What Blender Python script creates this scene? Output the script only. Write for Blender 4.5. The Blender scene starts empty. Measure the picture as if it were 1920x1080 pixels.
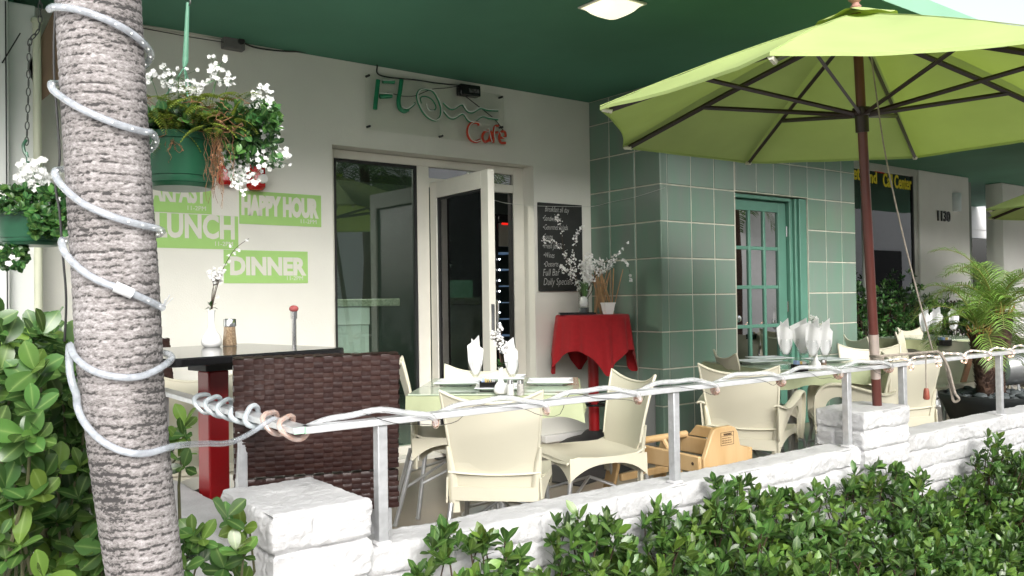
import bpy, math, random
import numpy as np
from mathutils import Vector, Matrix, noise
R = math.radians
random.seed(7)
scene = bpy.context.scene

# ------------------------------------------------------------------ camera
F_PX = 1596.33
YAW, PITCH, ROLL = R(37.104), R(0.748), R(-0.817)
CAM = Vector((-5.271, -4.905, 1.31))
_fw = Vector((math.sin(YAW)*math.cos(PITCH), math.cos(YAW)*math.cos(PITCH), math.sin(PITCH)))
_r0 = Vector((math.cos(YAW), -math.sin(YAW), 0)); _u0 = _r0.cross(_fw)
_r = _r0*math.cos(ROLL) + _u0*math.sin(ROLL); _u = -_r0*math.sin(ROLL) + _u0*math.cos(ROLL)
cd = bpy.data.cameras.new("camera"); cam = bpy.data.objects.new("camera", cd)
scene.collection.objects.link(cam)
cd.sensor_width = 36; cd.lens = F_PX/1920*36; cd.clip_start = 0.05; cd.clip_end = 500
cam.matrix_world = Matrix(((_r.x, _u.x, -_fw.x, CAM.x), (_r.y, _u.y, -_fw.y, CAM.y), (_r.z, _u.z, -_fw.z, CAM.z), (0, 0, 0, 1)))
scene.camera = cam

# ------------------------------------------------------------------ light
world = bpy.data.worlds.new("World"); scene.world = world; world.use_nodes = True
nt = world.node_tree; nt.nodes.clear()
SUN_EL, SUN_AZ = 30, 200      # azimuth the light comes from, degrees clockwise from +Y
sky = nt.nodes.new("ShaderNodeTexSky"); sky.sky_type = 'NISHITA'; sky.sun_disc = False
sky.sun_elevation = R(SUN_EL); sky.sun_rotation = R(SUN_AZ); sky.dust_density = 4.0; sky.air_density = 1.0
hs = nt.nodes.new("ShaderNodeHueSaturation"); hs.inputs['Saturation'].default_value = 0.22
bg = nt.nodes.new("ShaderNodeBackground"); bg.inputs['Strength'].default_value = 0.11
wo = nt.nodes.new("ShaderNodeOutputWorld")
nt.links.new(sky.outputs[0], hs.inputs['Color']); nt.links.new(hs.outputs[0], bg.inputs[0]); nt.links.new(bg.outputs[0], wo.inputs[0])
sl = bpy.data.lights.new("sun", 'SUN'); sl.energy = 1.4; sl.angle = R(35); sl.color = (1, .965, .91)
so = bpy.data.objects.new("sun", sl); scene.collection.objects.link(so)
_sd = Vector((math.sin(R(SUN_AZ))*math.cos(R(SUN_EL)), math.cos(R(SUN_AZ))*math.cos(R(SUN_EL)), math.sin(R(SUN_EL))))
so.rotation_euler = (-_sd).to_track_quat('-Z', 'Y').to_euler()
scene.view_settings.view_transform = 'Standard'; scene.view_settings.look = 'None'
scene.view_settings.exposure = 1.45; scene.view_settings.gamma = 1
scene.render.engine = 'CYCLES'
scene.cycles.max_bounces = 8; scene.cycles.diffuse_bounces = 6; scene.cycles.glossy_bounces = 3
scene.cycles.transmission_bounces = 4; scene.cycles.transparent_max_bounces = 12
scene.cycles.use_denoising = True; scene.cycles.caustics_reflective = False; scene.cycles.caustics_refractive = False

# ------------------------------------------------------------------ placing helpers (a ray through the photo meets a real plane)
def ray(px, py): return _fw + _r*((px-960)/F_PX) + _u*((540-py)/F_PX)
def PD(px, py, D): return CAM + ray(px, py)*D
def PX(px, py, x): d = ray(px, py); return CAM + d*((x-CAM.x)/d.x)
def PY(px, py, y): d = ray(px, py); return CAM + d*((y-CAM.y)/d.y)
def PZ(px, py, z): d = ray(px, py); return CAM + d*((z-CAM.z)/d.z)
FL = 0.06                     # patio floor level

# ------------------------------------------------------------------ materials
def _n(t, k, **kw):
    n = t.nodes.new(k)
    for a, b in kw.items(): setattr(n, a, b)
    return n
MATS = {}
LEAFY = ('round_leaf', 'small_leaf', 'dark_leaf', 'fern_leaf')
def mat(name, col, rough=.5, metal=0., var=0., vs=6., col2=None, bump=0., bs=80., spec=.5, coat=0., emit=None, es=1., trans=0., alpha=1.,
        island=0., sub=0., stain=0., stain_col=(.1, .09, .07), vdetail=4., stretch=None, sheen=0., tcol=None):
    if name in MATS: return MATS[name]
    m = bpy.data.materials.new(name); m.use_nodes = True; t = m.node_tree
    p = t.nodes['Principled BSDF']; L = t.links
    tc = _n(t, 'ShaderNodeTexCoord'); src = tc.outputs['Object']
    if stretch:
        mp = _n(t, 'ShaderNodeMapping'); mp.inputs['Scale'].default_value = stretch; L.new(src, mp.inputs[0]); src = mp.outputs[0]
    cs = None
    rgb = _n(t, 'ShaderNodeRGB'); rgb.outputs[0].default_value = (*col, 1); cs = rgb.outputs[0]
    if var > 0 or col2:
        nz = _n(t, 'ShaderNodeTexNoise'); nz.inputs['Scale'].default_value = vs; nz.inputs['Detail'].default_value = vdetail
        L.new(src, nz.inputs['Vector'])
        mx = _n(t, 'ShaderNodeMix', data_type='RGBA')
        c2 = col2 if col2 else tuple(c*(1-var) for c in col)
        rp = _n(t, 'ShaderNodeMapRange'); rp.inputs[1].default_value = .35; rp.inputs[2].default_value = .65
        L.new(nz.outputs['Fac'], rp.inputs[0]); L.new(rp.outputs[0], mx.inputs[0])
        mx.inputs[6].default_value = (*col, 1); mx.inputs[7].default_value = (*c2, 1); cs = mx.outputs[2]
    if island > 0:
        g = _n(t, 'ShaderNodeNewGeometry'); h = _n(t, 'ShaderNodeHueSaturation'); mr = _n(t, 'ShaderNodeMapRange')
        mr.inputs[3].default_value = 1-island; mr.inputs[4].default_value = 1+island
        L.new(g.outputs['Random Per Island'], mr.inputs[0]); L.new(mr.outputs[0], h.inputs['Value']); L.new(cs, h.inputs['Color'])
        mh = _n(t, 'ShaderNodeMath', operation='MULTIPLY_ADD'); L.new(g.outputs['Random Per Island'], mh.inputs[0])
        mh.inputs[1].default_value = .05*island; mh.inputs[2].default_value = .5-.025*island; L.new(mh.outputs[0], h.inputs['Hue']); cs = h.outputs[0]
    if stain > 0:
        n2 = _n(t, 'ShaderNodeTexNoise'); n2.inputs['Scale'].default_value = vs*.6; n2.inputs['Detail'].default_value = 8; n2.inputs['Roughness'].default_value = .7
        L.new(src, n2.inputs['Vector']); r2 = _n(t, 'ShaderNodeMapRange'); r2.inputs[1].default_value = .55; r2.inputs[2].default_value = .8
        r2.inputs[4].default_value = stain; L.new(n2.outputs['Fac'], r2.inputs[0])
        m2 = _n(t, 'ShaderNodeMix', data_type='RGBA'); L.new(r2.outputs[0], m2.inputs[0]); L.new(cs, m2.inputs[6]); m2.inputs[7].default_value = (*stain_col, 1)
        cs = m2.outputs[2]
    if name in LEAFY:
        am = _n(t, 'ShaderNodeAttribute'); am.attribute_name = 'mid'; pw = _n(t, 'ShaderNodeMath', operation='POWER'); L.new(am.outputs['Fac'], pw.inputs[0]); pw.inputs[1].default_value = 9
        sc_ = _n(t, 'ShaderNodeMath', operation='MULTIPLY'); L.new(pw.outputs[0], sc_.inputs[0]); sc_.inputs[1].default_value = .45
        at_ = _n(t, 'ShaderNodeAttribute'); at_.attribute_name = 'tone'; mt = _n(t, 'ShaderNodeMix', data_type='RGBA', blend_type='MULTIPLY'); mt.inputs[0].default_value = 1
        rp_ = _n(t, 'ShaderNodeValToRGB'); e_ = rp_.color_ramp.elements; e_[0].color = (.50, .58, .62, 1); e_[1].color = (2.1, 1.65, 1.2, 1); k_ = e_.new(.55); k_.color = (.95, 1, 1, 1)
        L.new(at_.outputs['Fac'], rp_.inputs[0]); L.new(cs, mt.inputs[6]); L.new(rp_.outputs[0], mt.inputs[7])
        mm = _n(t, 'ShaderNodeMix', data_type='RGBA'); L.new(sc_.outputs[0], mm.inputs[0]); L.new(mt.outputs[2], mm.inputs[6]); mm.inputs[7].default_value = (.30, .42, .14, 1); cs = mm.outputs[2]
    L.new(cs, p.inputs['Base Color'])
    p.inputs['Roughness'].default_value = rough; p.inputs['Metallic'].default_value = metal
    p.inputs['Specular IOR Level'].default_value = spec; p.inputs['Coat Weight'].default_value = coat
    p.inputs['Sheen Weight'].default_value = sheen
    if emit: p.inputs['Emission Color'].default_value = (*emit, 1); p.inputs['Emission Strength'].default_value = es
    if bump > 0:
        n3 = _n(t, 'ShaderNodeTexNoise'); n3.inputs['Scale'].default_value = bs; n3.inputs['Detail'].default_value = 5; L.new(src, n3.inputs['Vector'])
        b = _n(t, 'ShaderNodeBump'); b.inputs['Strength'].default_value = bump; b.inputs['Distance'].default_value = .004
        L.new(n3.outputs['Fac'], b.inputs['Height']); L.new(b.outputs[0], p.inputs['Normal'])
    out = t.nodes['Material Output']; sh = p.outputs[0]
    if trans > 0:
        tr = _n(t, 'ShaderNodeBsdfTranslucent'); (L.new(cs, tr.inputs[0]) if not tcol else setattr(tr.inputs[0], 'default_value', (*tcol, 1))); ms = _n(t, 'ShaderNodeMixShader'); ms.inputs[0].default_value = trans
        L.new(sh, ms.inputs[1]); L.new(tr.outputs[0], ms.inputs[2]); sh = ms.outputs[0]
    if alpha < 1:
        tp = _n(t, 'ShaderNodeBsdfTransparent'); ms = _n(t, 'ShaderNodeMixShader'); ms.inputs[0].default_value = 1-alpha
        L.new(sh, ms.inputs[1]); L.new(tp.outputs[0], ms.inputs[2]); sh = ms.outputs[0]
    L.new(sh, out.inputs[0])
    MATS[name] = m; return m
def glass(name, tint=(.9, .95, .93), rough=0., refl=1.):
    m = bpy.data.materials.new(name); m.use_nodes = True; t = m.node_tree; t.nodes.clear(); L = t.links
    tp = _n(t, 'ShaderNodeBsdfTransparent'); tp.inputs[0].default_value = (*tint, 1)
    gl = _n(t, 'ShaderNodeBsdfGlossy'); gl.inputs['Roughness'].default_value = rough
    fr = _n(t, 'ShaderNodeFresnel'); fr.inputs[0].default_value = 1.5
    mu = _n(t, 'ShaderNodeMath', operation='MULTIPLY'); mu.inputs[1].default_value = refl; mu.use_clamp = True
    ms = _n(t, 'ShaderNodeMixShader'); o = _n(t, 'ShaderNodeOutputMaterial')
    L.new(fr.outputs[0], mu.inputs[0]); L.new(mu.outputs[0], ms.inputs[0]); L.new(tp.outputs[0], ms.inputs[1]); L.new(gl.outputs[0], ms.inputs[2]); L.new(ms.outputs[0], o.inputs[0])
    MATS[name] = m; return m

M_stucco = mat('stucco', (.77, .76, .70), .85, var=.10, vs=1.1, bump=.4, bs=140, stain=.25, stain_col=(.5, .49, .43))
M_stucco2 = mat('white_plaster', (.74, .73, .71), .85, var=.08, vs=1.5, bump=.3, bs=90, stain=.12, stain_col=(.45, .44, .4))
M_soffit = mat('green_soffit', (.075, .225, .150), .8, var=.2, vs=.9, bump=.25, bs=120)
M_fascia = mat('green_fascia', (.20, .38, .27), .8, var=.08, vs=2, bump=.2, bs=90)
M_tile = mat('green_tile', (.155, .255, .192), .19, stretch=(1, 1, .35), vs=4.5, col2=(.185, .235, .200), island=.12, bump=.05, bs=14, stain=.25, stain_col=(.20, .27, .23))
M_grout = mat('tile_grout', (.56, .55, .46), .9, var=.2, vs=10)
M_door_green = mat('green_door_paint', (.095, .235, .175), .38, var=.12, vs=5, bump=.06, bs=40)
M_alu = mat('painted_frame', (.50, .50, .46), .42, var=.08, vs=6)
M_alu_white = mat('white_frame', (.74, .72, .65), .45, var=.06, vs=6)
M_rail = mat('aluminium_rail', (.72, .73, .75), .33, metal=.45, var=.12, vs=22, bump=.05, bs=200)
M_post = mat('aluminium_post', (.56, .57, .59), .42, metal=.5, var=.18, vs=30, stain=.2, stain_col=(.7, .7, .7))
M_brick = mat('white_painted_brick', (.54, .54, .55), .8, var=.14, vs=6, bump=1.0, bs=90, stain=.45, stain_col=(.36, .35, .33))
M_floor = mat('terrazzo_floor', (.27, .225, .165), .30, col2=(.20, .17, .13), vs=1.2, stain=.25, stain_col=(.30, .27, .22), bump=.06, bs=200)
M_pave = mat('sidewalk', (.48, .47, .44), .9, var=.15, vs=2, bump=.3, bs=60, stain=.2)
M_asph = mat('asphalt', (.06, .06, .06), .9, var=.2, vs=3, bump=.4, bs=60)
M_black = mat('black_gloss', (.012, .012, .013), .12, var=.1, vs=4)
M_blackm = mat('black_matte', (.018, .018, .019), .6, var=.2, vs=20, bump=.2, bs=120)
M_redpost = mat('red_post_paint', (.27, .008, .011), .28, var=.15, vs=7)
M_redcloth = mat('red_cloth', (.36, .005, .010), .85, var=.12, vs=30, bump=.3, bs=400, sheen=.05)
M_cream = mat('cream_plastic', (.60, .57, .455), .38, var=.035, vs=3, bump=.03, bs=90)
M_leg = mat('chair_leg_metal', (.55, .56, .57), .35, metal=.8, var=.1, vs=20)
M_wicker = mat('brown_strap', (.030, .0125, .0105), .34, island=.22, bump=.15, bs=160)
M_cloth = mat('green_tablecloth', (.40, .44, .27), .8, var=.08, vs=14, bump=.1, bs=200, trans=.15)
M_glass_top = mat('glass_table_top', (.46, .54, .42), .07, var=.05, vs=3, spec=.6)
M_plate = mat('white_plate', (.80, .83, .86), .15, var=.02, vs=6)
M_porc = mat('white_porcelain', (.84, .84, .83), .12, var=.02, vs=5)
M_napkin = mat('white_napkin', (.86, .86, .87), .85, var=.03, vs=30, bump=.2, bs=300, trans=.2)
M_petal = mat('white_petal', (.85, .85, .84), .7, island=.05, trans=.3)
M_stem = mat('green_stem', (.07, .14, .06), .6, var=.2, vs=30)
M_twig = mat('dark_twig', (.06, .035, .02), .7, var=.3, vs=40)
M_stick = mat('bamboo_stick', (.42, .25, .12), .6, island=.2, var=.2, vs=20)
M_wood = mat('light_wood', (.52, .36, .19), .45, col2=(.45, .29, .13), vs=9, stretch=(1, 1, .25), bump=.04, bs=60)
M_umb = mat('lime_canvas', (.40, .50, .19), .85, var=.12, vs=2.5, bump=.12, bs=500, trans=.16, tcol=(.40, .56, .04))
M_rib = mat('dark_rib_wood', (.022, .009, .008), .35, var=.3, vs=30)
M_pole = mat('mahogany_pole', (.115, .032, .025), .3, var=.25, vs=14, stretch=(1, 1, .2))
M_finial = mat('finial_wood', (.36, .19, .15), .5, var=.15, vs=20)
M_rope = mat('grey_rope', (.30, .26, .22), .85, var=.3, vs=60, bump=.4, bs=300)
M_tube = mat('clear_rope_light', (.66, .68, .70), .08, var=.25, vs=45, alpha=.5, spec=1., coat=1.)
M_bulb = mat('warm_bulbs', (.9, .5, .3), .4, emit=(1, .62, .42), es=2.0)
M_copper = mat('copper_wire', (.68, .50, .43), .2, col2=(.6, .30, .2), vs=70, alpha=.62, coat=1., emit=(1, .6, .45), es=.07)
M_wire = mat('black_cable', (.015, .015, .015), .5)
M_conduit = mat('painted_conduit', (.50, .49, .43), .5, var=.1, vs=6)
M_box = mat('grey_junction_box', (.16, .155, .15), .55, var=.25, vs=15, bump=.3, bs=60)
M_chalk = mat('chalkboard', (.022, .024, .023), .65, var=.3, vs=7, stain=.25, stain_col=(.07, .07, .07))
M_chalkw = mat('chalk', (.62, .62, .60), .95, var=.5, vs=60)
M_lime = mat('lime_decal', (.36, .60, .19), .8, var=.05, vs=5)
M_letter = mat('cream_letter', (.69, .68, .61), .85, var=.03, vs=5)
M_neong = mat('green_sign_paint', (.012, .22, .10), .35, var=.15, vs=14)
M_neonr = mat('red_sign_paint', (.60, .055, .02), .35, var=.15, vs=14)
M_neonw = mat('unlit_neon_tube', (.72, .74, .70), .2, var=.05, vs=20)
M_pot = mat('green_plastic_pot', (.011, .078, .038), .34, var=.2, vs=9, stain=.25, stain_col=(.06, .17, .11))
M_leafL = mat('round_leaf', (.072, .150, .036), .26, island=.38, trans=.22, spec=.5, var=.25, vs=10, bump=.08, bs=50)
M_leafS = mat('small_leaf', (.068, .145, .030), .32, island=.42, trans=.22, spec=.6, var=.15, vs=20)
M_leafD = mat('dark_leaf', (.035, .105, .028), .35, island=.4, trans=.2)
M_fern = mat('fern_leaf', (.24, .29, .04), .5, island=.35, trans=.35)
M_dry = mat('dry_stem', (.24, .12, .06), .8, island=.3, trans=.15)
M_palm = mat('palm_leaflet', (.19, .32, .06), .42, island=.35, trans=.3)
M_palmd = mat('dark_palm_leaflet', (.09, .17, .04), .42, island=.35, trans=.3)
M_rachis = mat('palm_rachis', (.24, .25, .06), .5, var=.2, vs=20)
M_stone = mat('river_stone', (.085, .10, .105), .6, island=.35, var=.3, vs=20)
M_planter = mat('dark_planter', (.022, .026, .027), .45, var=.2, vs=10, bump=.15, bs=80)
M_soil = mat('soil', (.03, .022, .015), .95, var=.4, vs=60, bump=.8, bs=60)
M_white = mat('white_paint', (.80, .80, .80), .6, var=.05, vs=5)
M_offw = mat('pale_panel', (.70, .72, .70), .6, var=.06, vs=3, bump=.1, bs=60)
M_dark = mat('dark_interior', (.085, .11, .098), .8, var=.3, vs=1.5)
M_yellow = mat('yellow_letter', (.75, .62, .02), .6)
M_redl = mat('red_letter', (.6, .02, .02), .6)
M_num = mat('dark_numeral', (.03, .03, .03), .4)
M_lamp = mat('lamp_glass', (.9, .88, .75), .3, emit=(1, .94, .70), es=.42, var=.04, vs=12)
M_cork = mat('brown_board', (.27, .18, .12), .8, var=.15, vs=5, bump=.2, bs=100)
M_chain = mat('dark_chain', (.07, .075, .07), .45, metal=.7)
M_chrome = mat('chrome', (.7, .7, .7), .15, metal=1)
M_spice = mat('spice_filled_glass', (.36, .27, .17), .12, col2=(.20, .13, .08), vs=160, vdetail=2, coat=.6)
M_soilbrown = mat('brown_shaker', (.30, .22, .16), .3, col2=(.2, .14, .1), vs=120)
M_granite = mat('granite_top', (.42, .44, .36), .25, col2=(.24, .27, .2), vs=60)
M_red_gloss = mat('red_ceramic', (.42, .008, .008), .18, var=.2, vs=10)
M_greybin = mat('grey_plastic', (.20, .205, .20), .5, var=.1, vs=5)
M_pack1 = mat('blue_packet', (.35, .48, .75), .6); M_pack2 = mat('yellow_packet', (.75, .55, .2), .6)
M_purple = mat('purple_cloth', (.13, .07, .26), .8, var=.1, vs=10)
G_win = glass('window_glass', (.80, .90, .85), 0.0, 2.4)
G_door = glass('door_glass', (.85, .90, .87), 0.0, 1.5)
G_mirror = glass('tinted_pane', (.16, .17, .15), 0.01, 8.0)
G_clear = glass('clear_glass', (.99, .995, .995), 0.0, .35)
G_acryl = glass('acrylic_panel', (.985, .99, .98), 0.05, .3)

def trunk_mat():
    m = bpy.data.materials.new('ringed_palm_bark'); m.use_nodes = True; t = m.node_tree; L = t.links; p = t.nodes['Principled BSDF']
    tc = _n(t, 'ShaderNodeTexCoord'); mp = _n(t, 'ShaderNodeMapping'); mp.inputs['Scale'].default_value = (1, 1, 4.5); L.new(tc.outputs['Object'], mp.inputs[0])
    n1 = _n(t, 'ShaderNodeTexNoise'); n1.inputs['Scale'].default_value = 9; n1.inputs['Detail'].default_value = 9; n1.inputs['Roughness'].default_value = .72; L.new(mp.outputs[0], n1.inputs['Vector'])
    n2 = _n(t, 'ShaderNodeTexNoise'); n2.inputs['Scale'].default_value = 55; n2.inputs['Detail'].default_value = 8; n2.inputs['Roughness'].default_value = .75; mp2 = _n(t, 'ShaderNodeMapping'); mp2.inputs['Scale'].default_value = (1.6, 1.6, 3.2); L.new(tc.outputs['Object'], mp2.inputs[0]); L.new(mp2.outputs[0], n2.inputs['Vector'])
    at = _n(t, 'ShaderNodeAttribute'); at.attribute_name = 'ring'
    a1 = _n(t, 'ShaderNodeMath', operation='MULTIPLY_ADD'); L.new(n1.outputs['Fac'], a1.inputs[0]); a1.inputs[1].default_value = .38; a1.inputs[2].default_value = -.77
    a2 = _n(t, 'ShaderNodeMath', operation='MULTIPLY_ADD'); L.new(n2.outputs['Fac'], a2.inputs[0]); a2.inputs[1].default_value = 1.5; L.new(a1.outputs[0], a2.inputs[2])
    a3 = _n(t, 'ShaderNodeMath', operation='MULTIPLY_ADD'); L.new(at.outputs['Fac'], a3.inputs[0]); a3.inputs[1].default_value = .50; L.new(a2.outputs[0], a3.inputs[2])
    cr = _n(t, 'ShaderNodeValToRGB'); e = cr.color_ramp.elements
    e[0].position = .40; e[0].color = (.045, .042, .042, 1); e[1].position = .88; e[1].color = (.44, .42, .42, 1)
    x = cr.color_ramp.elements.new(.53); x.color = (.19, .175, .170, 1); x = cr.color_ramp.elements.new(.68); x.color = (.27, .25, .25, 1)
    L.new(a3.outputs[0], cr.inputs[0]); L.new(cr.outputs[0], p.inputs['Base Color']); p.inputs['Roughness'].default_value = .92
    b = _n(t, 'ShaderNodeBump'); b.inputs['Strength'].default_value = .45; b.inputs['Distance'].default_value = .003; L.new(a2.outputs[0], b.inputs['Height']); L.new(b.outputs[0], p.inputs['Normal'])
    return m
M_trunk = trunk_mat()
M_ptrunk = mat('fibrous_palm_trunk', (.11, .062, .042), .9, col2=(.055, .032, .024), vs=18, bump=.9, bs=60, island=.3)

# ------------------------------------------------------------------ mesh builder
class MB:
    def __init__(s, M=None): s.v = []; s.f = []; s.M = M; s.mid = {}; s.tone = []; s.ct = .5
    def add(s, vs, fs, M=None):
        b = len(s.v); T = s.M; s.tone.append((b, len(vs), s.ct))
        if M is not None: T = M if T is None else T @ M
        if T is not None: vs = [T @ Vector(p) for p in vs]
        s.v.extend(tuple(p) for p in vs); s.f.extend(tuple(i+b for i in f) for f in fs); return s
    def box(s, a, b, M=None):
        x0, y0, z0 = a; x1, y1, z1 = b
        v = [(x0, y0, z0), (x1, y0, z0), (x1, y1, z0), (x0, y1, z0), (x0, y0, z1), (x1, y0, z1), (x1, y1, z1), (x0, y1, z1)]
        return s.add(v, [(0, 3, 2, 1), (4, 5, 6, 7), (0, 1, 5, 4), (1, 2, 6, 5), (2, 3, 7, 6), (3, 0, 4, 7)], M)
    def tube(s, pts, r, n=8, cap=True, closed=False, M=None, flat=1.0):
        pts = [Vector(p) for p in pts]; N = len(pts)
        rs = r if isinstance(r, (list, tuple)) else [r]*N
        v = []; f = []; up = None
        for i, p in enumerate(pts):
            a = pts[i-1] if (i > 0 or closed) else pts[0]; b = pts[(i+1) % N] if (i < N-1 or closed) else pts[-1]
            d = (b-a)
            d = d.normalized() if d.length > 1e-9 else Vector((0, 0, 1))
            if up is None: up = Vector((0, 0, 1)) if abs(d.z) < .9 else Vector((1, 0, 0))
            sx = d.cross(up)
            if sx.length < 1e-6: sx = d.cross(Vector((1, .3, .1)))
            sx.normalize(); up = sx.cross(d).normalized()
            for k in range(n):
                t = 2*math.pi*k/n; v.append(p + sx*(math.cos(t)*rs[i]) + up*(math.sin(t)*rs[i]*flat))
        for i in range(N if closed else N-1):
            for k in range(n):
                a = i*n+k; b = i*n+(k+1) % n; c = ((i+1) % N)*n+(k+1) % n; d = ((i+1) % N)*n+k; f.append((a, b, c, d))
        if cap and not closed: f.append(tuple(range(n-1, -1, -1))); f.append(tuple((N-1)*n+k for k in range(n)))
        return s.add(v, f, M)
    def lathe(s, prof, n=24, M=None, fn=None):
        v = []; f = []; m = len(prof)
        for k in range(n):
            t = 2*math.pi*k/n
            for (r, z) in prof:
                if fn: r = r*fn(t, z)
                v.append((r*math.cos(t), r*math.sin(t), z))
        for k in range(n):
            for j in range(m-1):
                a = k*m+j; b = ((k+1) % n)*m+j; f.append((a, b, b+1, a+1))
        if prof[0][0] > 1e-5: f.append(tuple(k*m for k in range(n-1, -1, -1)))
        if prof[-1][0] > 1e-5: f.append(tuple(k*m+m-1 for k in range(n)))
        return s.add(v, f, M)
    def grid(s, fn, nu, nv, M=None):
        v = [fn(i/nu, j/nv) for i in range(nu+1) for j in range(nv+1)]
        f = [(i*(nv+1)+j, (i+1)*(nv+1)+j, (i+1)*(nv+1)+j+1, i*(nv+1)+j+1) for i in range(nu) for j in range(nv)]
        return s.add(v, f, M)
    def shell(s, fn, nu, nv, t, M=None):
        P = [[Vector(fn(i/nu, j/nv)) for j in range(nv+1)] for i in range(nu+1)]
        A = []; B = []
        for i in range(nu+1):
            for j in range(nv+1):
                du = P[min(i+1, nu)][j]-P[max(i-1, 0)][j]; dv = P[i][min(j+1, nv)]-P[i][max(j-1, 0)]
                n = du.cross(dv); n = n.normalized() if n.length > 1e-12 else Vector((0, 0, 1))
                A.append(P[i][j]+n*t/2); B.append(P[i][j]-n*t/2)
        N = (nu+1)*(nv+1); f = []; w = nv+1
        for i in range(nu):
            for j in range(nv):
                a = i*w+j; q = (a, a+w, a+w+1, a+1); f.append(q); f.append(tuple(N+k for k in reversed(q)))
        for i in range(nu):
            for j, flip in ((0, 0), (nv, 1)):
                a = i*w+j; b = (i+1)*w+j; q = (a, a+N, b+N, b); f.append(q if not flip else q[::-1])
        for j in range(nv):
            for i, flip in ((0, 1), (nu, 0)):
                a = i*w+j; b = i*w+j+1; q = (a, a+N, b+N, b); f.append(q if not flip else q[::-1])
        return s.add(A+B, f, M)
    def prism(s, poly, y0, y1, M=None):      # polygon in xz, extruded in y
        n = len(poly); v = [(x, y0, z) for x, z in poly]+[(x, y1, z) for x, z in poly]
        return s.add(v, [tuple(range(n)), tuple(range(2*n-1, n-1, -1))]+[(i, i+n, (i+1) % n+n, (i+1) % n) for i in range(n)], M)
    def sphere(s, c, r, n=10, m=6, sc=(1, 1, 1), M=None):
        v = []; f = []
        for j in range(m+1):
            ph = math.pi*j/m
            for k in range(n):
                t = 2*math.pi*k/n; v.append((c[0]+r*sc[0]*math.sin(ph)*math.cos(t), c[1]+r*sc[1]*math.sin(ph)*math.sin(t), c[2]+r*sc[2]*math.cos(ph)))
        for j in range(m):
            for k in range(n): f.append((j*n+k, (j+1)*n+k, (j+1)*n+(k+1) % n, j*n+(k+1) % n))
        return s.add(v, f, M)
    def build(s, name, m, parent=None, smooth=True, bevel=0., seg=2, ang=40):
        me = bpy.data.meshes.new(name); me.from_pydata(s.v, [], s.f); (me.validate() if not s.mid else None)
        o = bpy.data.objects.new(name, me); scene.collection.objects.link(o)
        if m: me.materials.append(m)
        if s.mid:
            n_ = len(s.v); A = np.zeros(n_, dtype=np.float32); A[list(s.mid)] = 1; Tn = np.zeros(n_, dtype=np.float32)
            for b_, k_, c_ in s.tone: Tn[b_:b_+k_] = c_
            at = me.attributes.new('mid', 'FLOAT', 'POINT'); at.data.foreach_set('value', A); at = me.attributes.new('tone', 'FLOAT', 'POINT'); at.data.foreach_set('value', Tn)
        if smooth:
            me.polygons.foreach_set('use_smooth', [True]*len(me.polygons)); me.set_sharp_from_angle(angle=R(ang))
        if bevel > 0:
            b = o.modifiers.new('bevel', 'BEVEL'); b.width = bevel; b.segments = seg; b.limit_method = 'ANGLE'; b.angle_limit = R(35)
        if parent: o.parent = parent
        return o

def tag(o, label=None, cat=None, group=None, kind=None):
    if label: o['label'] = label
    if cat: o['category'] = cat
    if group: o['group'] = group
    if kind: o['kind'] = kind
    return o
def thing(name, loc, label, cat, rz=0, group=None):
    o = bpy.data.objects.new(name, None); o.empty_display_size = .1; scene.collection.objects.link(o)
    o.location = loc; o.rotation_euler = (0, 0, rz); return tag(o, label, cat, group)
def struct(o): o['kind'] = 'structure'; return o
def W(x, y, z): return Matrix.Translation((x, y, z))
def place(t, o):                       # part built in world coordinates, parented to thing t without moving
    o.parent = t; o.matrix_parent_inverse = (Matrix.Translation(t.location) @ t.rotation_euler.to_matrix().to_4x4()).inverted(); return o
def dup(root, loc, rz, label=None, group=None, sc=None):
    r = root.copy(); scene.collection.objects.link(r); r.location = loc; r.rotation_euler = (0, 0, rz)
    if sc: r.scale = sc
    if label: r['label'] = label
    if group: r['group'] = group
    for ch in list(root.children):
        c = ch.copy(); scene.collection.objects.link(c); c.parent = r
        for g in ch.children:
            d = g.copy(); scene.collection.objects.link(d); d.parent = c
    return r
def smoothpath(pts, k=6, closed=False):
    pts = [Vector(p) for p in pts]; N = len(pts); out = []
    rng = N if closed else N-1
    for i in range(rng):
        p0 = pts[(i-1) % N] if (closed or i > 0) else pts[0]; p1 = pts[i]; p2 = pts[(i+1) % N]; p3 = pts[(i+2) % N] if (closed or i+2 < N) else pts[-1]
        for j in range(k):
            t = j/k; out.append(.5*((2*p1)+(p2-p0)*t+(2*p0-5*p1+4*p2-p3)*t*t+(3*p1-p0-3*p2+p3)*t**3))
    if not closed: out.append(pts[-1])
    return out
def text(s, size, m, M, parent=None, name='lettering', bold=0.0, ext=.0015, align='LEFT', sx=1.0, fit=None):
    cu = bpy.data.curves.new(name, 'FONT'); cu.body = s; cu.size = size; cu.extrude = ext; cu.offset = bold; cu.align_x = align; cu.resolution_u = 3
    to = bpy.data.objects.new(name+'_src', cu); scene.collection.objects.link(to)
    dg = bpy.context.evaluated_depsgraph_get(); me = bpy.data.meshes.new_from_object(to.evaluated_get(dg)); bpy.data.objects.remove(to)
    if fit: xs_ = [q.co.x for q in me.vertices]; sx = fit/(max(xs_)-min(xs_))
    me.name = name; me.transform(M @ Matrix.Diagonal((sx, 1, 1, 1))); me.materials.clear(); me.materials.append(m)
    o = bpy.data.objects.new(name, me); scene.collection.objects.link(o)
    if parent: place(parent, o)
    return o
def wallM(x, y, z):        # text frame on a wall facing -y
    return Matrix(((1, 0, 0, x), (0, 0, -1, y), (0, 1, 0, z), (0, 0, 0, 1)))
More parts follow.
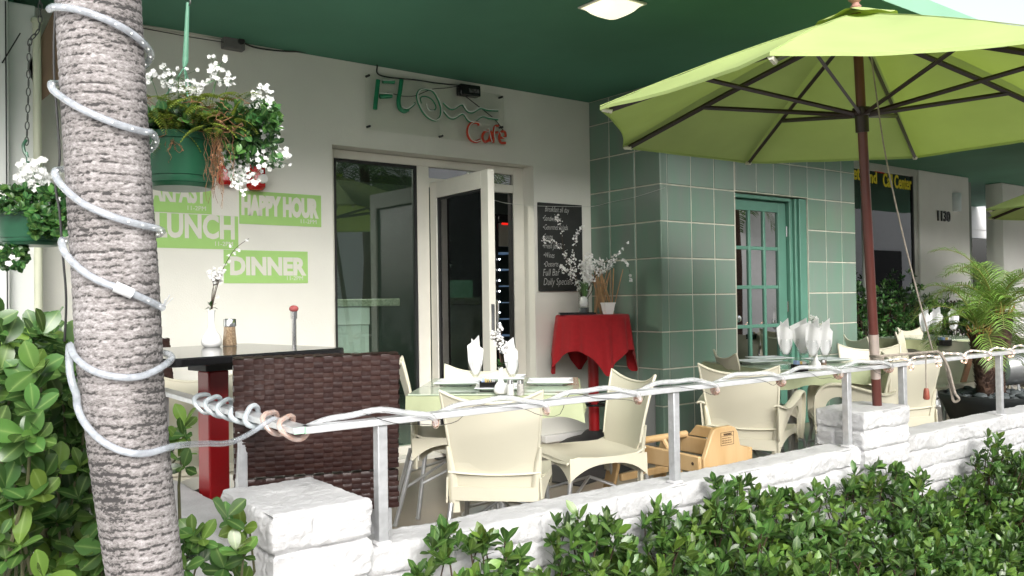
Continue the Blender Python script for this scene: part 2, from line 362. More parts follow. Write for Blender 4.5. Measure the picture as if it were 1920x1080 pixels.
def frame(o, x, y=None):   # matrix with origin o, local z along vector x
    z = Vector(x).normalized(); a = Vector((0, 0, 1)) if abs(z.z) < .95 else Vector((1, 0, 0))
    xx = a.cross(z).normalized(); yy = z.cross(xx)
    return Matrix(((xx.x, yy.x, z.x, o[0]), (xx.y, yy.y, z.y, o[1]), (xx.z, yy.z, z.z, o[2]), (0, 0, 0, 1)))
rnd = random.uniform
def rv(s=1): 
    while True:
        v = Vector((rnd(-1, 1), rnd(-1, 1), rnd(-1, 1)))
        if .1 < v.length < 1: return v.normalized()*s
# ---- foliage pieces
def leaf(mb, base, d, up, L, Wd, curl=.2, fold=.18, shape='ob', n=4):
    if shape == 'round' and L > .045: n = 7
    d = Vector(d).normalized(); s = d.cross(Vector(up))
    if s.length < 1e-4: s = d.cross(Vector((.3, .5, .2)))
    s.normalize(); nrm = s.cross(d).normalized(); v = []; base = Vector(base)
    for i in range(n+1):
        t = i/n
        if shape == 'ob': w = (math.sin(math.pi*min(1, t**1.25*.93+.02))**.75)*Wd/2 if t < 1 else Wd*.06
        elif shape == 'round': w = (math.sin(math.pi*min(1, (t**1.3)*.97+.01))**.62)*Wd/2 if t < 1 else Wd*.06
        else: w = Wd/2*(math.sin(math.pi*(t*.9+.06)))
        if i == 0: w = Wd*.04
        c = base+d*(L*t)-nrm*(curl*L*t*t)
        v += [c-s*w+nrm*(fold*w), c, c+s*w+nrm*(fold*w)]
    f = []
    for i in range(n):
        a = i*3; f += [(a, a+1, a+4, a+3), (a+1, a+2, a+5, a+4)]
    b0 = len(mb.v); mb.add(v, f)
    for i in range(n+1): mb.mid[b0+3*i+1] = 1
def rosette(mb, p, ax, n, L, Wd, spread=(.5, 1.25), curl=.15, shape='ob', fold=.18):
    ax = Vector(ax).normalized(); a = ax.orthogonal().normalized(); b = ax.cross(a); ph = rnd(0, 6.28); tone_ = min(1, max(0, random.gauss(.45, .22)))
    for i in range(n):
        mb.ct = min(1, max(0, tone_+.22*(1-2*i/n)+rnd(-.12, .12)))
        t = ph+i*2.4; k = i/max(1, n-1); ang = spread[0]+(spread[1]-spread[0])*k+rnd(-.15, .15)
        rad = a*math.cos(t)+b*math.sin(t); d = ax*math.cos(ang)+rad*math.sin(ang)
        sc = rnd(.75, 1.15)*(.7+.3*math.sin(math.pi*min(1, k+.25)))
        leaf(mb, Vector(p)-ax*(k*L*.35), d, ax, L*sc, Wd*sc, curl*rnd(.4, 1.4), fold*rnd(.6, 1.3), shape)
def flower(mb, p, ax, r, n=5):
    ax = Vector(ax).normalized(); a = ax.orthogonal().normalized(); b = ax.cross(a); ph = rnd(0, 6.28)
    for i in range(n):
        t = ph+2*math.pi*i/n; d = a*math.cos(t)+b*math.sin(t); s = ax.cross(d); p0 = Vector(p)
        mb.add([p0, p0+d*r*.6-s*r*.42+ax*r*.18, p0+d*r+ax*r*rnd(.0, .35), p0+d*r*.6+s*r*.42+ax*r*.18], [(0, 1, 2, 3)])
def frond(mb, mr, base, d, L, droop, leafL, nl=26, w=.012, vdir=None):
    d = Vector(d).normalized(); pts = []; p = Vector(base); dd = d.copy(); st = L/12
    for i in range(13):
        pts.append(p.copy()); p = p+dd*st; dd = (dd+Vector((0, 0, -droop/12*(1+i*.12)))).normalized()
    mr.tube(pts, [.007*(1-.8*i/12)*(L/.6)**.5 for i in range(13)], 5)
    for i in range(nl):
        t = .14+.86*i/nl; k = t*12; j = min(11, int(k)); q = pts[j].lerp(pts[j+1], k-j); tg = (pts[j+1]-pts[j]).normalized()
        sd = tg.cross(Vector((0, 0, 1)))
        sd = sd.normalized() if sd.length > .05 else Vector((1, 0, 0)); up = sd.cross(tg)
        ll = leafL*(math.sin(math.pi*(.12+.8*t))**.6)
        for sg in (-1, 1):
            ld = (sd*sg*1.0+tg*rnd(.55, .8)+up*rnd(.1, .4)).normalized(); tip = q+ld*ll+Vector((0, 0, -ll*rnd(.1, .35)))
            mid = q+ld*ll*.5+Vector((0, 0, ll*.02)); sw = ld.cross(up).normalized()*w*.5
            mb.add([q-sw*.5, q+sw*.5, mid+sw, mid-sw, tip], [(0, 1, 2, 3), (3, 2, 4)])
# ================================================================== GROUND AND BUILDING
struct(MB().grid(lambda u, v: ((u-.5)*300, (v-.5)*300, -.20), 30, 30).build('ground', M_pave, smooth=False))
struct(MB().box((-80, -16.5, -.32), (80, -7.2, -.195)).build('street', M_asph, smooth=False))
fl = MB()
fl.box((-4.15, -2.2, -.3), (16, 1.02, FL))
struct(fl.build('patio_floor', M_floor, smooth=False))
WY = .86
B = thing('cafe_building', (0, .9, 0), 'white cafe building with green soffit, green tiled pier and open glass door', 'building')
def bp(mb, name, m, label=None, parent=None, **k):
    o = mb.build(name, m, **k); place(B, o)
    if parent is not None:
        o.parent = parent; o.matrix_parent_inverse = Matrix.Identity(4)
    if label: o['label'] = label
    return o
OX0, OX1, OZ1 = -2.55, -.66, 2.465
w = MB()
w.box((-5.6, WY, -.1), (OX0, WY+.2, 3.1)); w.box((OX1, WY, -.1), (.02, WY+.2, 3.1)); w.box((OX0, WY, OZ1), (OX1, WY+.2, 3.1))
w.box((OX0, WY+.004, -.1), (OX1, WY+.2, FL+.03))
wall = bp(w, 'wall', M_stucco)
bp(MB().box((OX1+.04, WY-.07, FL), (-.01, WY-.002, FL+.065)), 'wall_curb', M_stucco2, bevel=.01)
rf = MB(); rf.box((-7, -2.15, 3.102), (13.2, 7, 3.215)); bp(rf, 'roof_slab', M_soffit, bevel=.004)
bp(MB().box((-7, -2.156, 3.104), (13.2, -2.1515, 3.22)), 'fascia', M_fascia)
bp(MB().box((-7, WY-.18, 3.03), (-4.6, WY-.01, 3.1)), 'roof_beam', M_soffit)
# --- tiled pier
Z0 = 1.327; rows = [FL] + [Z0+.31*k for k in range(-3, 6)] + [3.1]
fx = [PY(1254, 552, 0).x, PY(1299.1, 552, 0).x, PY(1342.2, 552, 0).x, PY(1380.3, 552, 0).x]
tx = [PY(1378.7, 352, 0).x, PY(1418.5, 355, 0).x, PY(1451, 360, 0).x, PY(1481.5, 365, 0).x, PY(1514.3, 372, 0).x, PY(1547.8, 377, 0).x, PY(1577.4, 381, 0).x, PY(1603, 385, 0).x]
sy = [PX(1241.5, 483, 0).y, PX(1192.6, 484, 0).y, PX(1145, 486, 0).y, WY]
DX0, DX1 = tx[0], tx[4]; DZ1 = 2.25; PX1 = tx[7]
g = MB(); g.box((.004, .004, -.1), (DX0, .3, 3.1)); g.box((DX1, .004, -.1), (PX1, 1.5, 3.1)); g.box((DX0, .004, DZ1+.01), (DX1, .3, 3.1))
g.box((.004, .3, -.1), (.3, 1.06, 3.1)); g.box((.3, .3, -.1), (DX1-.002, .5, 3.1)) if False else None
gp = bp(g, 'pier_core', M_grout)
t = MB(); G = .0055; random.seed(3)
def tile(a, b, z0, z1, face):
    if b-a < .02 or z1-z0 < .02: return
    a += G; b -= G; z0 += G; z1 -= G; e = .005; d = .006; tl = [rnd(-.0008, .0008) for _ in range(4)]
    o = [(a, z0), (b, z0), (b, z1), (a, z1)]; i = [(a+e, z0+e), (b-e, z0+e), (b-e, z1-e), (a+e, z1-e)]
    if face == 'F': vs = [(x, .0035, z) for x, z in o]+[(x, -d+.003+tl[k], z) for k, (x, z) in enumerate(i)]; fl = 0
    else: vs = [(.0035, y, z) for y, z in o]+[(-d+.003+tl[k], y, z) for k, (y, z) in enumerate(i)]; fl = 1
    fs = [(4, 5, 6, 7)]+[(k, (k+1) % 4, (k+1) % 4+4, k+4) for k in range(4)]
    if fl: fs = [f[::-1] for f in fs]
    t.add(vs, fs)
for r in range(len(rows)-1):
    z0, z1 = rows[r], rows[r+1]
    for c in range(3): tile(fx[c], fx[c+1], z0, z1, 'F')
    for c in range(7):
        if c < 4:
            if z1 <= DZ1: continue
            tile(tx[c], tx[c+1], max(z0, DZ1+.012), z1, 'F')
        else: tile(tx[c], tx[c+1], z0, z1, 'F')
    for c in range(3): tile(sy[c], sy[c+1], z0, z1, 'S')
    # bull-nosed corner tile
    rr = .028; x1 = fx[0]; y1 = sy[0]; pts = [(-.003, max(y1, .045))]
    for k in range(7):
        a = math.pi+math.pi/2*k/6; pts.append((-.003+rr+rr*math.cos(a), -.003+rr+rr*math.sin(a)))
    pts.append((max(x1-G, .034), -.003)); n = len(pts)
    t.add([(x, y, z0+G) for x, y in pts]+[(x, y, z1-G) for x, y in pts], [(k, k+1, k+1+n, k+n) for k in range(n-1)])
bp(t, 'tile_facing', M_tile, 'glazed sage green square tiles with pale grout', ang=30)
# --- green door with fifteen panes
DY = .10
GD = bp(MB().box((DX0+.002, DY+.05, -.1), (DX1-.002, .28, DZ1)), 'door_recess', M_dark)
fr = MB(); lx1 = DX0 + (DX1-DX0)*.80
fr.box((lx1+.012, DY-.035, FL), (lx1+.06, DY+.06, DZ1)); fr.box((lx1+.065, DY-.06, FL), (lx1+.10, DY+.06, DZ1)); fr.box((lx1+.105, DY-.085, FL), (DX1-.001, DY+.06, DZ1))
fr.box((DX0+.001, DY-.055, DZ1-.035), (lx1+.010, DY+.06, DZ1))
bp(fr, 'door_frame', M_door_green, bevel=.006)
lf = MB(); lx0 = DX0+.006; px = [lx0+.115]; pw = (lx1-.125-lx0-.115-2*.034)/3
for k in range(3): px += [px[-1]+pw] + ([px[-1]+pw+.034] if k < 2 else [])
zt = PY(1400, 394, DY).z; ph = .335; pz = []
for k in range(5): pz.append((zt-k*(ph+.033)-ph, zt-k*(ph+.033)))
y0, y1 = DY, DY+.045
lf.box((lx0, y0, FL+.02), (px[0], y1, DZ1-.04)); lf.box((px[5], y0, FL+.02), (lx1, y1, DZ1-.04))
lf.box((px[0], y0, zt), (px[5], y1, DZ1-.04)); lf.box((px[0], y0, FL+.02), (px[5], y1, pz[4][0]))
for k in range(4): lf.box((px[0], y0+.006, pz[k+1][1]), (px[5], y1, pz[k][0]))
for a, b in ((px[1], px[2]), (px[3], px[4])): lf.box((a, y0+.004, pz[4][0]), (b, y1-.002, zt))
GDL = bp(lf, 'green_door', M_door_green, 'sage green door with a grid of small panes', bevel=.004)
for k in range(3):
    for (za, zb) in pz:
        bp(MB().box((px[2*k], y0+.018+rnd(0, .002), za), (px[2*k+1], y0+.022, zb)), 'pane', G_mirror, parent=GDL)
kn = PY(1396, 597, DY-.05)
kb = MB(); kb.lathe([(0, 0), (.033, 0), (.033, .008), (.013, .014), (.012, .035), (.026, .045), (.031, .058), (.027, .07), (.012, .076), (0, .077)], 20, frame((lx0+.062, DY-.001, kn.z), (0, -1, 0)))
kb.lathe([(0, 0), (.018, 0), (.018, .006), (.01, .012), (0, .013)], 16, frame((lx0+.062, DY-.001, kn.z+.11), (0, -1, 0)))
bp(kb, 'knob', M_chrome, parent=GDL)
for z in (1.93, 1.2, .4): bp(MB().tube([(lx1+.004, DY-.006, z-.05), (lx1+.004, DY-.006, z+.05)], .008, 8), 'hinge', M_chrome, parent=GDL)
# --- cafe window and open glass door
FY = 1.0
f = MB()
f.box((OX0+.003, FY, FL+.03), (-2.47, FY+.06, 2.46)); f.box((-2.47, FY, 2.395), (-.74, FY+.06, 2.46)); f.box((-1.745, FY, FL+.03), (-1.635, FY+.06, 2.395))
f.box((-2.47, FY, FL+.03), (-1.745, FY+.06, FL+.10)); f.box((-1.635, FY+.003, 2.235), (-.74, FY+.057, 2.305)); f.box((-.775, FY-.002, FL+.03), (OX1-.002, FY+.06, 2.46))
bp(f, 'window_frame', M_alu_white, bevel=.004)
f = MB()
for a, b in (((-2.468, FY+.005, FL+.10), (-2.45, FY+.05, 2.394)), ((-1.765, FY+.005, FL+.10), (-1.747, FY+.05, 2.394)), ((-2.45, FY+.005, 2.372), (-1.765, FY+.05, 2.394)), ((-.80, FY+.01, FL+.03), (-.777, FY+.05, 2.234))): f.box(a, b)
bp(f, 'window_gasket', M_blackm)
bp(MB().box((-2.45, FY+.025, FL+.1), (-1.765, FY+.031, 2.372)), 'window_pane', G_win)
bp(MB().box((-1.634, FY+.025, 2.306), (-.776, FY+.03, 2.394)), 'transom_pane', G_mirror)
hx = -1.605; sw = R(3); DL = .875
Md = Matrix.Translation((hx, FY-.01, FL+.035)) @ Matrix.Rotation(R(-90)-sw, 4, 'Z')   # leaf runs along local +x, swung out over the patio
H = 2.165; s_ = .10
d = MB(Md); d.box((0, -.028, 0), (s_, .028, H)); d.box((DL-s_, -.028, 0), (DL, .028, H)); d.box((s_, -.028, H-.13), (DL-s_, .028, H)); d.box((s_, -.028, 0), (DL-s_, .028, .22))
door = bp(d, 'glass_door', M_alu_white, 'white framed glass door standing open', bevel=.003)
g_ = MB(Md); g_.box((s_, -.016, .22), (s_+.014, .022, H-.13)); g_.box((DL-s_-.014, -.016, .22), (DL-s_, .022, H-.13)); g_.box((s_, -.016, H-.144), (DL-s_, .022, H-.13))
bp(g_, 'gasket', M_blackm, parent=door)
bp(MB(Md).box((s_, -.004, .22), (DL-s_, .002, H-.13)), 'glass', G_door, parent=door)
for z in (.35, 1.05, 1.85): bp(MB(Md).tube([(-.012, .0, z-.06), (-.012, .0, z+.06)], .012, 8), 'hinge', M_chrome, parent=door)
bp(MB(Md).box((DL+.0005, -.014, .98), (DL+.003, .014, 1.18)).tube([(DL-.05, .03, .9), (DL-.05, .075, .92), (DL-.05, .075, 1.2), (DL-.05, .03, 1.22)], .01, 8), 'handle', M_chrome, parent=door)
# --- interior shell
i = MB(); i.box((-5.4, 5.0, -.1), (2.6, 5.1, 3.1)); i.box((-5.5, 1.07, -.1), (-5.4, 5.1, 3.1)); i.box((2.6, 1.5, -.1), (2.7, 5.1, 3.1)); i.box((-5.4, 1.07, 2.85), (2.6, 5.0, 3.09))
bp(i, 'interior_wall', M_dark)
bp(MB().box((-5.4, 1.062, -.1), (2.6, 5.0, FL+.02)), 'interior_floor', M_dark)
# --- shopfront right of the pier
SY = 1.35; SX1 = PY(1722, 314, SY).x; SX2 = PY(1816, 331, SY).x
s = MB(); s.box((SX1, SY, -.1), (SX2, SY+.25, 3.1)); s.box((PX1+.01, SY+.02, -.1), (SX1, SY+.2, .55))
wx = PY(1878, 400, SY).x
s.box((wx, SY-.02, -.1), (13.1, SY+.25, 3.1)); bp(s, 'shop_wall', M_stucco2, bevel=.01)
f = MB(); f.box((PX1+.01, SY+.02, 3.0), (SX1, SY+.12, 3.1)); mx_ = PY(1628, 400, SY).x; f.box((mx_-.06, SY+.03, .55), (mx_+.06, SY+.1, 3.0)); f.box((SX1-.09, SY+.03, .55), (SX1-.001, SY+.1, 3.0)); f.box((PX1+.02, SY+.03, .551), (SX1-.09, SY+.1, .62))
bp(f, 'shop_window_frame', M_alu, bevel=.004)
bp(MB().box((SX1-.125, SY+.035, .62), (SX1-.092, SY+.09, 3.0)), 'shop_window_gasket', M_blackm)
bp(MB().box((PX1+.02, SY+.05, .62), (SX1-.12, SY+.056, 2.999)), 'shop_window_pane', G_win)
bp(MB().box((2.75, 4.6, -.1), (9, 4.7, 3.1)).box((8.95, 1.61, -.1), (9.05, 4.6, 3.1)), 'shop_interior_wall', mat('shop_interior', (.30, .33, .30), .8, var=.5, vs=.8))
yl = SY+.045
a = PY(1656, 349, yl); b = PY(1713, 354, yl)
text('Call Center', .26, M_yellow, wallM(a.x, yl, a.z), B, 'window_lettering', bold=.006, sx=(b.x-a.x)/1.33)
a = PY(1645, 344, yl); text('and', .24, M_yellow, wallM(a.x, yl, a.z), B, 'window_lettering', bold=.006, align='RIGHT', sx=.85)
a = PY(1613, 337, yl); text('Internet', .26, M_yellow, wallM(a.x, yl, a.z), B, 'window_lettering', bold=.006, align='RIGHT', sx=.85)
a = PY(1640, 322, yl); text('OPEN', .12, M_redl, wallM(a.x, yl, a.z), B, 'window_lettering', bold=.006, sx=.8)
a = PY(1756, 413, SY-.012); text('1130', .21, M_num, wallM(a.x, SY-.012, a.z), B, 'house_number', bold=.004, ext=.008, sx=1.0)
c = PY(1797, 379, SY-.05)
l_ = MB(W(c.x, SY-.002, c.z)); l_.lathe([(0, -.14), (.075, -.14), (.085, -.12), (.085, .12), (.075, .14), (0, .14)], 20, fn=None)
wl = tag(l_.build('wall_lamp', mat('frosted_lamp', (.70, .76, .80), .4, var=.1, vs=5), bevel=.004), 'small white half-round wall lamp above the number 1130', 'wall lamp')
# --- deeper shop at far right
q = MB(); q.box((SX2-.5, 3.4, -.1), (16, 3.5, 1.35)); q.box((SX2-.5, 3.4, 2.45), (16, 3.5, 3.1)); q.box((SX2-.5, 3.38, 2.62), (16, 3.395, 2.7))
bp(q, 'far_shop_wall', M_white)
bp(MB().box((SX2-.5, 3.44, 1.35), (16, 3.45, 2.45)), 'far_shop_window', G_win)
bp(MB().box((SX2-.5, 5, 0), (16, 5.05, 3.1)), 'far_shop_interior', M_offw)
bp(MB().box((SX2+.55, 4.6, 1.1), (SX2+1.3, 4.7, 2.3)).box((SX2+2.6, 4.6, 1.6), (SX2+3.0, 4.7, 2.4)), 'far_shop_fittings', M_blackm)
bp(MB().box((4.6, 3.2, 1.5), (5.5, 3.25, 2.75)).box((6.4, 3.4, 1.9), (7.6, 3.45, 2.7)).box((5.2, 2.6, .7), (7.4, 2.9, 1.25)), 'reflection_panel', M_white, bevel=.01)  # white panels added in place of the window's bright reflection
bp(MB().box((SX2+.1, 4.3, 2.58), (SX2+1.6, 4.5, 2.63)), 'fill_strip', mat('fill_glow', (1, 1, 1), .5, emit=(.95, 1, 1), es=5))  # glowing strip added to brighten the far shop
# --- left end: boarded corner, pipe
q = MB(); q.box((-7, .52, -.1), (-4.645, WY-.002, 3.03)); q.box((-4.64, .60, -.1), (-4.50, WY-.002, 3.03))
bp(q, 'boarded_corner', M_offw, 'pale painted boards with a vertical pipe', bevel=.008)
pp = PY(70, 40, .56); bp(MB().tube([(pp.x, .585, FL), (pp.x, .585, pp.z)], .022, 10).tube([(pp.x, .585, pp.z), (pp.x, .585, pp.z+.02)], .03, 10), 'pipe', mat('cream_pipe', (.62, .64, .50), .5, var=.1, vs=5))
bp(MB().box((PY(12, 300, .52).x-.003, .516, 0), (PY(12, 300, .52).x+.003, .5195, 3.0)).tube([PY(4, 118, .515), PY(38, 62, .515)], .004, 6), 'board_joint', M_blackm)

# ================================================================== THINGS ON THE CAFE WALL
def poly_board(pts, y0, th, name, m, label, cat):
    P = [PY(a, b, y0) for a, b in pts]; mb = MB(); mb.prism([(p.x, p.z) for p in P], y0, y0+th)
    return tag(mb.build(name, m, bevel=.002), label, cat)
poly_board([(103, 14), (50, 128), (76, 190), (150, 130), (160, 60)], .60, .015, 'brown_board', M_cork, 'plain brown slanting board behind the palm trunk', 'board')
# lime word panels
def decal(x0, x1, zt_, zb, word, size, bx, bz, label, ex, bold=.008, small='11-2PM', ssz=.042, font=None):
    th = thing('wall_sign', ((x0+x1)/2, WY-.002, (zt_+zb)/2), label, 'wall sign', group='lime word signs on the cafe wall')
    place(th, MB().box((x0, WY-.004, zb), (x1, WY-.0015, zt_)).build('panel', M_lime, smooth=False))
    text(word, size, M_letter, wallM(bx, WY-.0055, bz), th, 'lettering', bold=bold, fit=PY(ex, 430, WY).x-bx, ext=.0012)
    text(small, ssz, M_letter, wallM(x1-.035, WY-.0055, zb+.022), th, 'small_lettering', align='RIGHT', ext=.0012)
pA = PY(446, 406, WY); pB = PY(446, 468, WY); zL1, zL0 = pA.z, pB.z
decal(PY(262, 430, WY).x, pA.x, zL1, zL0, 'LUNCH', .215, PY(289, 446, WY).x, zL0+.075, 'lime green LUNCH sign painted on the white wall', 438)
pA = PY(396, 345, WY); decal(PY(238, 370, WY).x, pA.x, PY(396, 338, WY).z, zL1+.006, 'BREAKFAST', .185, PY(232, 380, WY).x, zL1+.082, 'lime green BREAKFAST sign half hidden behind the hanging basket', 386)
pA = PY(448, 361, WY); pB = PY(602, 426, WY); decal(pA.x, pB.x, PY(602, 367, WY).z, pB.z, 'HAPPY HOUR', .175, PY(452, 400, WY).x, pB.z+.072, 'lime green HAPPY HOUR sign highest on the wall beside the window', 597, bold=.012)
pA = PY(419, 471, WY); pB = PY(577, 531, WY); decal(pA.x, pB.x, PY(577, 472, WY).z, pB.z, 'DINNER', .165, PY(430, 516, WY).x, pB.z+.062, 'lime green DINNER sign lowest on the wall behind the vase', 572)
# chalkboard
p0 = PY(1010, 379, .835); p1 = PY(1091, 385, .835); p2 = PY(1013, 546, .835)
cb = thing('chalkboard', (p0.x, .84, p2.z), 'black chalkboard menu with chalk handwriting on the white wall', 'chalkboard')
place(cb, MB().box((p0.x, .835, p2.z), (p1.x, .857, p0.z)).build('board', M_chalk, bevel=.002))
lines_ = ['Breakfast all day', '•Sandwiches', '•Gourmet Salads', '•Soups', '•Fresh Juices', '•Wines', '•Desserts', 'Full Bar', 'Daily Specials']
hh = (p0.z-p2.z)/9.6; Wd = p1.x-p0.x
for k, s in enumerate(lines_):
    M_ = wallM(p0.x+.03+rnd(0, .015)+(.03 if k == 0 else 0), .8335, p0.z-(k+.95)*hh) @ Matrix.Rotation(R(rnd(-1.5, 1.5)), 4, 'Z') @ Matrix(((1, .18, 0, 0), (0, 1, 0, 0), (0, 0, 1, 0), (0, 0, 0, 1)))
    text(s, hh*(.85 if k < 7 else 1.1), M_chalkw, M_, cb, 'chalk_lettering', ext=.0004, sx=.62 if k < 7 else .7, bold=-.0006)
# neon sign
NY = .80
def ns(p, y=NY): return PY(680+p[0]/6.354, 120+p[1]/6.354, y)
sg = thing('neon_sign', tuple(ns((850, 500))), 'clear acrylic neon sign reading FLO Cafe in green and red above the door', 'sign')
c1, c2, c3 = ns((45, 95)), ns((1695, 360)), ns((50, 770))
c3z = ns((1700, 950)).z
place(sg, MB().box((c1.x, NY+.02, c3.z-.0), (c2.x, NY+.026, c1.z)).build('panel', G_acryl))
bt = MB()
for q in ((75, 135), (85, 740), (950, 855), (1662, 392), (1665, 750)):
    a = ns(q, NY+.015); bt.tube([(a.x, NY+.012, a.z), (a.x, WY, a.z)], .009, 8)
place(sg, bt.build('standoffs', M_blackm))
def stroke(paths, r, m, name, dy=0, k=5, flat=1):
    for P_ in paths: place(sg, MB().tube(smoothpath([ns(q, NY-dy) for q in P_], k), r, 8).build(name[:-1] if name.endswith('s') else name, m))
F1 = [(185, 190), (172, 300), (158, 420), (147, 540)]
L1 = [(463, 190), (445, 320), (427, 430), (440, 525), (490, 562), (540, 545)]
Oo = [(740, 297), (830, 322), (895, 420), (932, 540), (915, 640), (850, 672), (755, 620), (680, 510), (645, 395), (670, 320), (740, 297)]
sp = [(700, 470), (690, 400), (755, 388), (830, 430), (872, 510), (850, 550), (790, 540), (765, 490)]
W1 = [(960, 462), (1030, 530), (1090, 535), (1180, 487), (1240, 560), (1305, 580), (1400, 530), (1480, 550), (1610, 558)]
W2 = [(965, 565), (1030, 640), (1090, 650), (1190, 597), (1260, 680), (1330, 688), (1420, 628), (1500, 645), (1610, 662)]
stroke([F1, [(240, 207), (310, 208), (375, 212)], [(205, 388), (280, 385), (345, 378)], L1], .0175, M_neong, 'green_letters')
stroke([[(530, 545), (580, 510), (625, 465)], Oo, W1, W2], .0085, M_neong, 'green_letters')
stroke([[(235, 190), (380, 190)], [(200, 340), (280, 350), (360, 355)], [(470, 500), (520, 530), (560, 515), (615, 470)], [(p[0]+12, p[1]-5) for p in Oo], [(p[0]+4, p[1]-12) for p in W1], [(p[0]+4, p[1]-12) for p in W2], [(760, 470), (790, 545), (850, 555)]], .0045, M_neonw, 'neon_tubes', .018)
stroke([sp], .005, M_neong, 'green_letters')
C_ = [(1385, 735), (1375, 705), (1320, 695), (1265, 740), (1250, 820), (1280, 895), (1340, 925), (1400, 905)]
stroke([C_], .0135, M_neonr, 'red_letters')
stroke([[(1500, 795), (1450, 810), (1425, 870), (1455, 925), (1505, 900), (1525, 800), (1525, 925)], [(1615, 735), (1575, 745), (1560, 810), (1555, 940)], [(1525, 820), (1610, 815)], [(1640, 880), (1700, 865), (1690, 810), (1650, 810), (1625, 870), (1645, 935), (1700, 940)]], .011, M_neonr, 'red_letters')
stroke([[(p[0]+14, p[1]-3) for p in C_], [(1505, 760), (1520, 850), (1545, 930)], [(1580, 740), (1570, 850), (1600, 930)], [(1640, 810), (1670, 870), (1715, 880)], [(1440, 790), (1500, 800)]], .004, M_neonw, 'neon_tubes', .016)
ta, tb = ns((1140, 255), .79), ns((1378, 285), .79)
tr = thing('sign_transformer', tuple(ta), 'small black transformer box over the neon sign', 'transformer')
Mt = frame((ta.x, .79, ta.z-.035), (tb-ta).normalized())
tl_ = (tb-ta).length
place(tr, MB(Mt).box((-.035, -.045, 0), (.035, .045, tl_)).build('case', M_black, bevel=.008))
place(tr, MB(Mt).box((-.039, -.02, tl_*.4), (.037, .012, tl_*.9)).build('label_plate', mat('grey_print', (.12, .12, .12), .6, col2=(.02, .02, .02), vs=70)))
def cable(name, P_, r, m, label, cat, k=6): return tag(MB().tube(smoothpath(P_, k), r, 6).build(name, m), label, cat)
cable('power_cable', [PY(450, 76, .83), PY(475, 88, .83), PY(520, 95, .835), PY(565, 97, .835), PY(600, 99, .835), PY(640, 103, .835), PY(700, 112, .83), PY(707, 122, .83), PY(708, 138, .82), PY(730, 145, .81), PY(780, 150, .80), PY(820, 156, .80), PY(862, 160, .79)], .006, M_wire, 'black power cable running from the grey junction box to the neon sign', 'cable')
cable('sign_cable', [ns((1165, 340)), ns((1270, 420)), ns((1400, 520)), ns((1540, 630)), ns((1600, 690)), ns((1670, 785))], .004, M_wire, 'thin black cable slanting down behind the sign waves to the red letters', 'cable')
cable('sign_cable', [ns((290, 345)), ns((380, 360)), ns((480, 383)), ns((620, 380)), ns((700, 350)), ns((830, 300)), ns((1000, 285)), ns((1140, 262))], .0035, M_wire, 'thin black cable strung through the green sign letters', 'cable')
jb = PY(440, 78, .80); t_ = thing('junction_box', tuple(jb), 'grey metal junction box under the soffit', 'junction box')
place(t_, MB().box((jb.x-.075, .79, jb.z-.05), (jb.x+.07, WY-.001, jb.z+.05)).build('box', M_box, bevel=.006))
place(t_, MB().tube([(jb.x+.04, .79, jb.z+.005), (jb.x+.04, .775, jb.z+.005)], .022, 12).build('cable_gland', M_wire))
tag(MB().tube([PY(268, 49, .84), PY(424, 71, .84)], .011, 8).build('conduit', M_conduit), 'painted steel conduit along the top of the wall', 'conduit')
tag(MB().tube([PY(425, 80, .80), PY(360, 70, .82), PY(268, 53, .84)], .003, 6).build('thin_wire', M_wire), 'thin dark wire hanging under the steel conduit', 'wire')
cable('string', [PY(916, 372, .72), PY(950, 381, .75), PY(1005, 386, .80), PY(1060, 387, .82), PY(1110, 387, .80), PX(1145, 379, -.012), PX(1192, 369, -.012), PX(1246, 352, -.02)], .0018, mat('pale_string', (.55, .56, .52), .8), 'pale thin string drooping across the chalkboard and dark tiles', 'string')
# two red pots on the wall behind the basket
for (cx, cy, s_, lab) in ((424, 326, .9, 'red ceramic wall pot just left of the other behind the basket flowers'), (480, 334, 1.0, 'red ceramic wall pot over the HAPPY HOUR sign')):
    c = PY(cx, cy, .80); M_ = W(c.x, .80, c.z) @ Matrix.Diagonal((s_, s_, s_, 1))
    o = thing('wall_pot', tuple(c), lab, 'wall pot', group='red wall pots')
    place(o, MB(M_).lathe([(0, -.085), (.045, -.085), (.068, -.06), (.066, .06), (.06, .085), (.05, .08), (.05, .02), (0, .02)], 8).build('pot', M_red_gloss, bevel=.004))
    place(o, MB(M_).lathe([(0, -.02), (.03, -.02), (.034, 0), (.03, .02), (0, .022)], 10, frame((.02, -.066, -.01), (.3, -1, 0))).build('ornament', M_porc))
# soffit lamps
def soffit_lamp(x, y, label):
    o = thing('ceiling_light', (x, y, 3.1), label, 'ceiling light', rz=R(0), group='square lights in the green soffit'); 
    MB().box((-.15, -.15, -.012), (.15, .15, 0)).build('rim', M_alu_white, o, bevel=.004)
    MB().grid(lambda u, v: ((u-.5)*.27, (v-.5)*.27, -.013-.055*(1-(2*u-1)**4)*(1-(2*v-1)**4)), 10, 10).build('diffuser', M_lamp, o)
lm_ = PZ(1148, 15, 3.08); soffit_lamp(lm_.x, lm_.y, 'lit square ceiling light in the soffit above the sign')
lm_ = PZ(1925, 257, 3.08); soffit_lamp(lm_.x, lm_.y, 'lit square ceiling light cut off by the right picture edge')
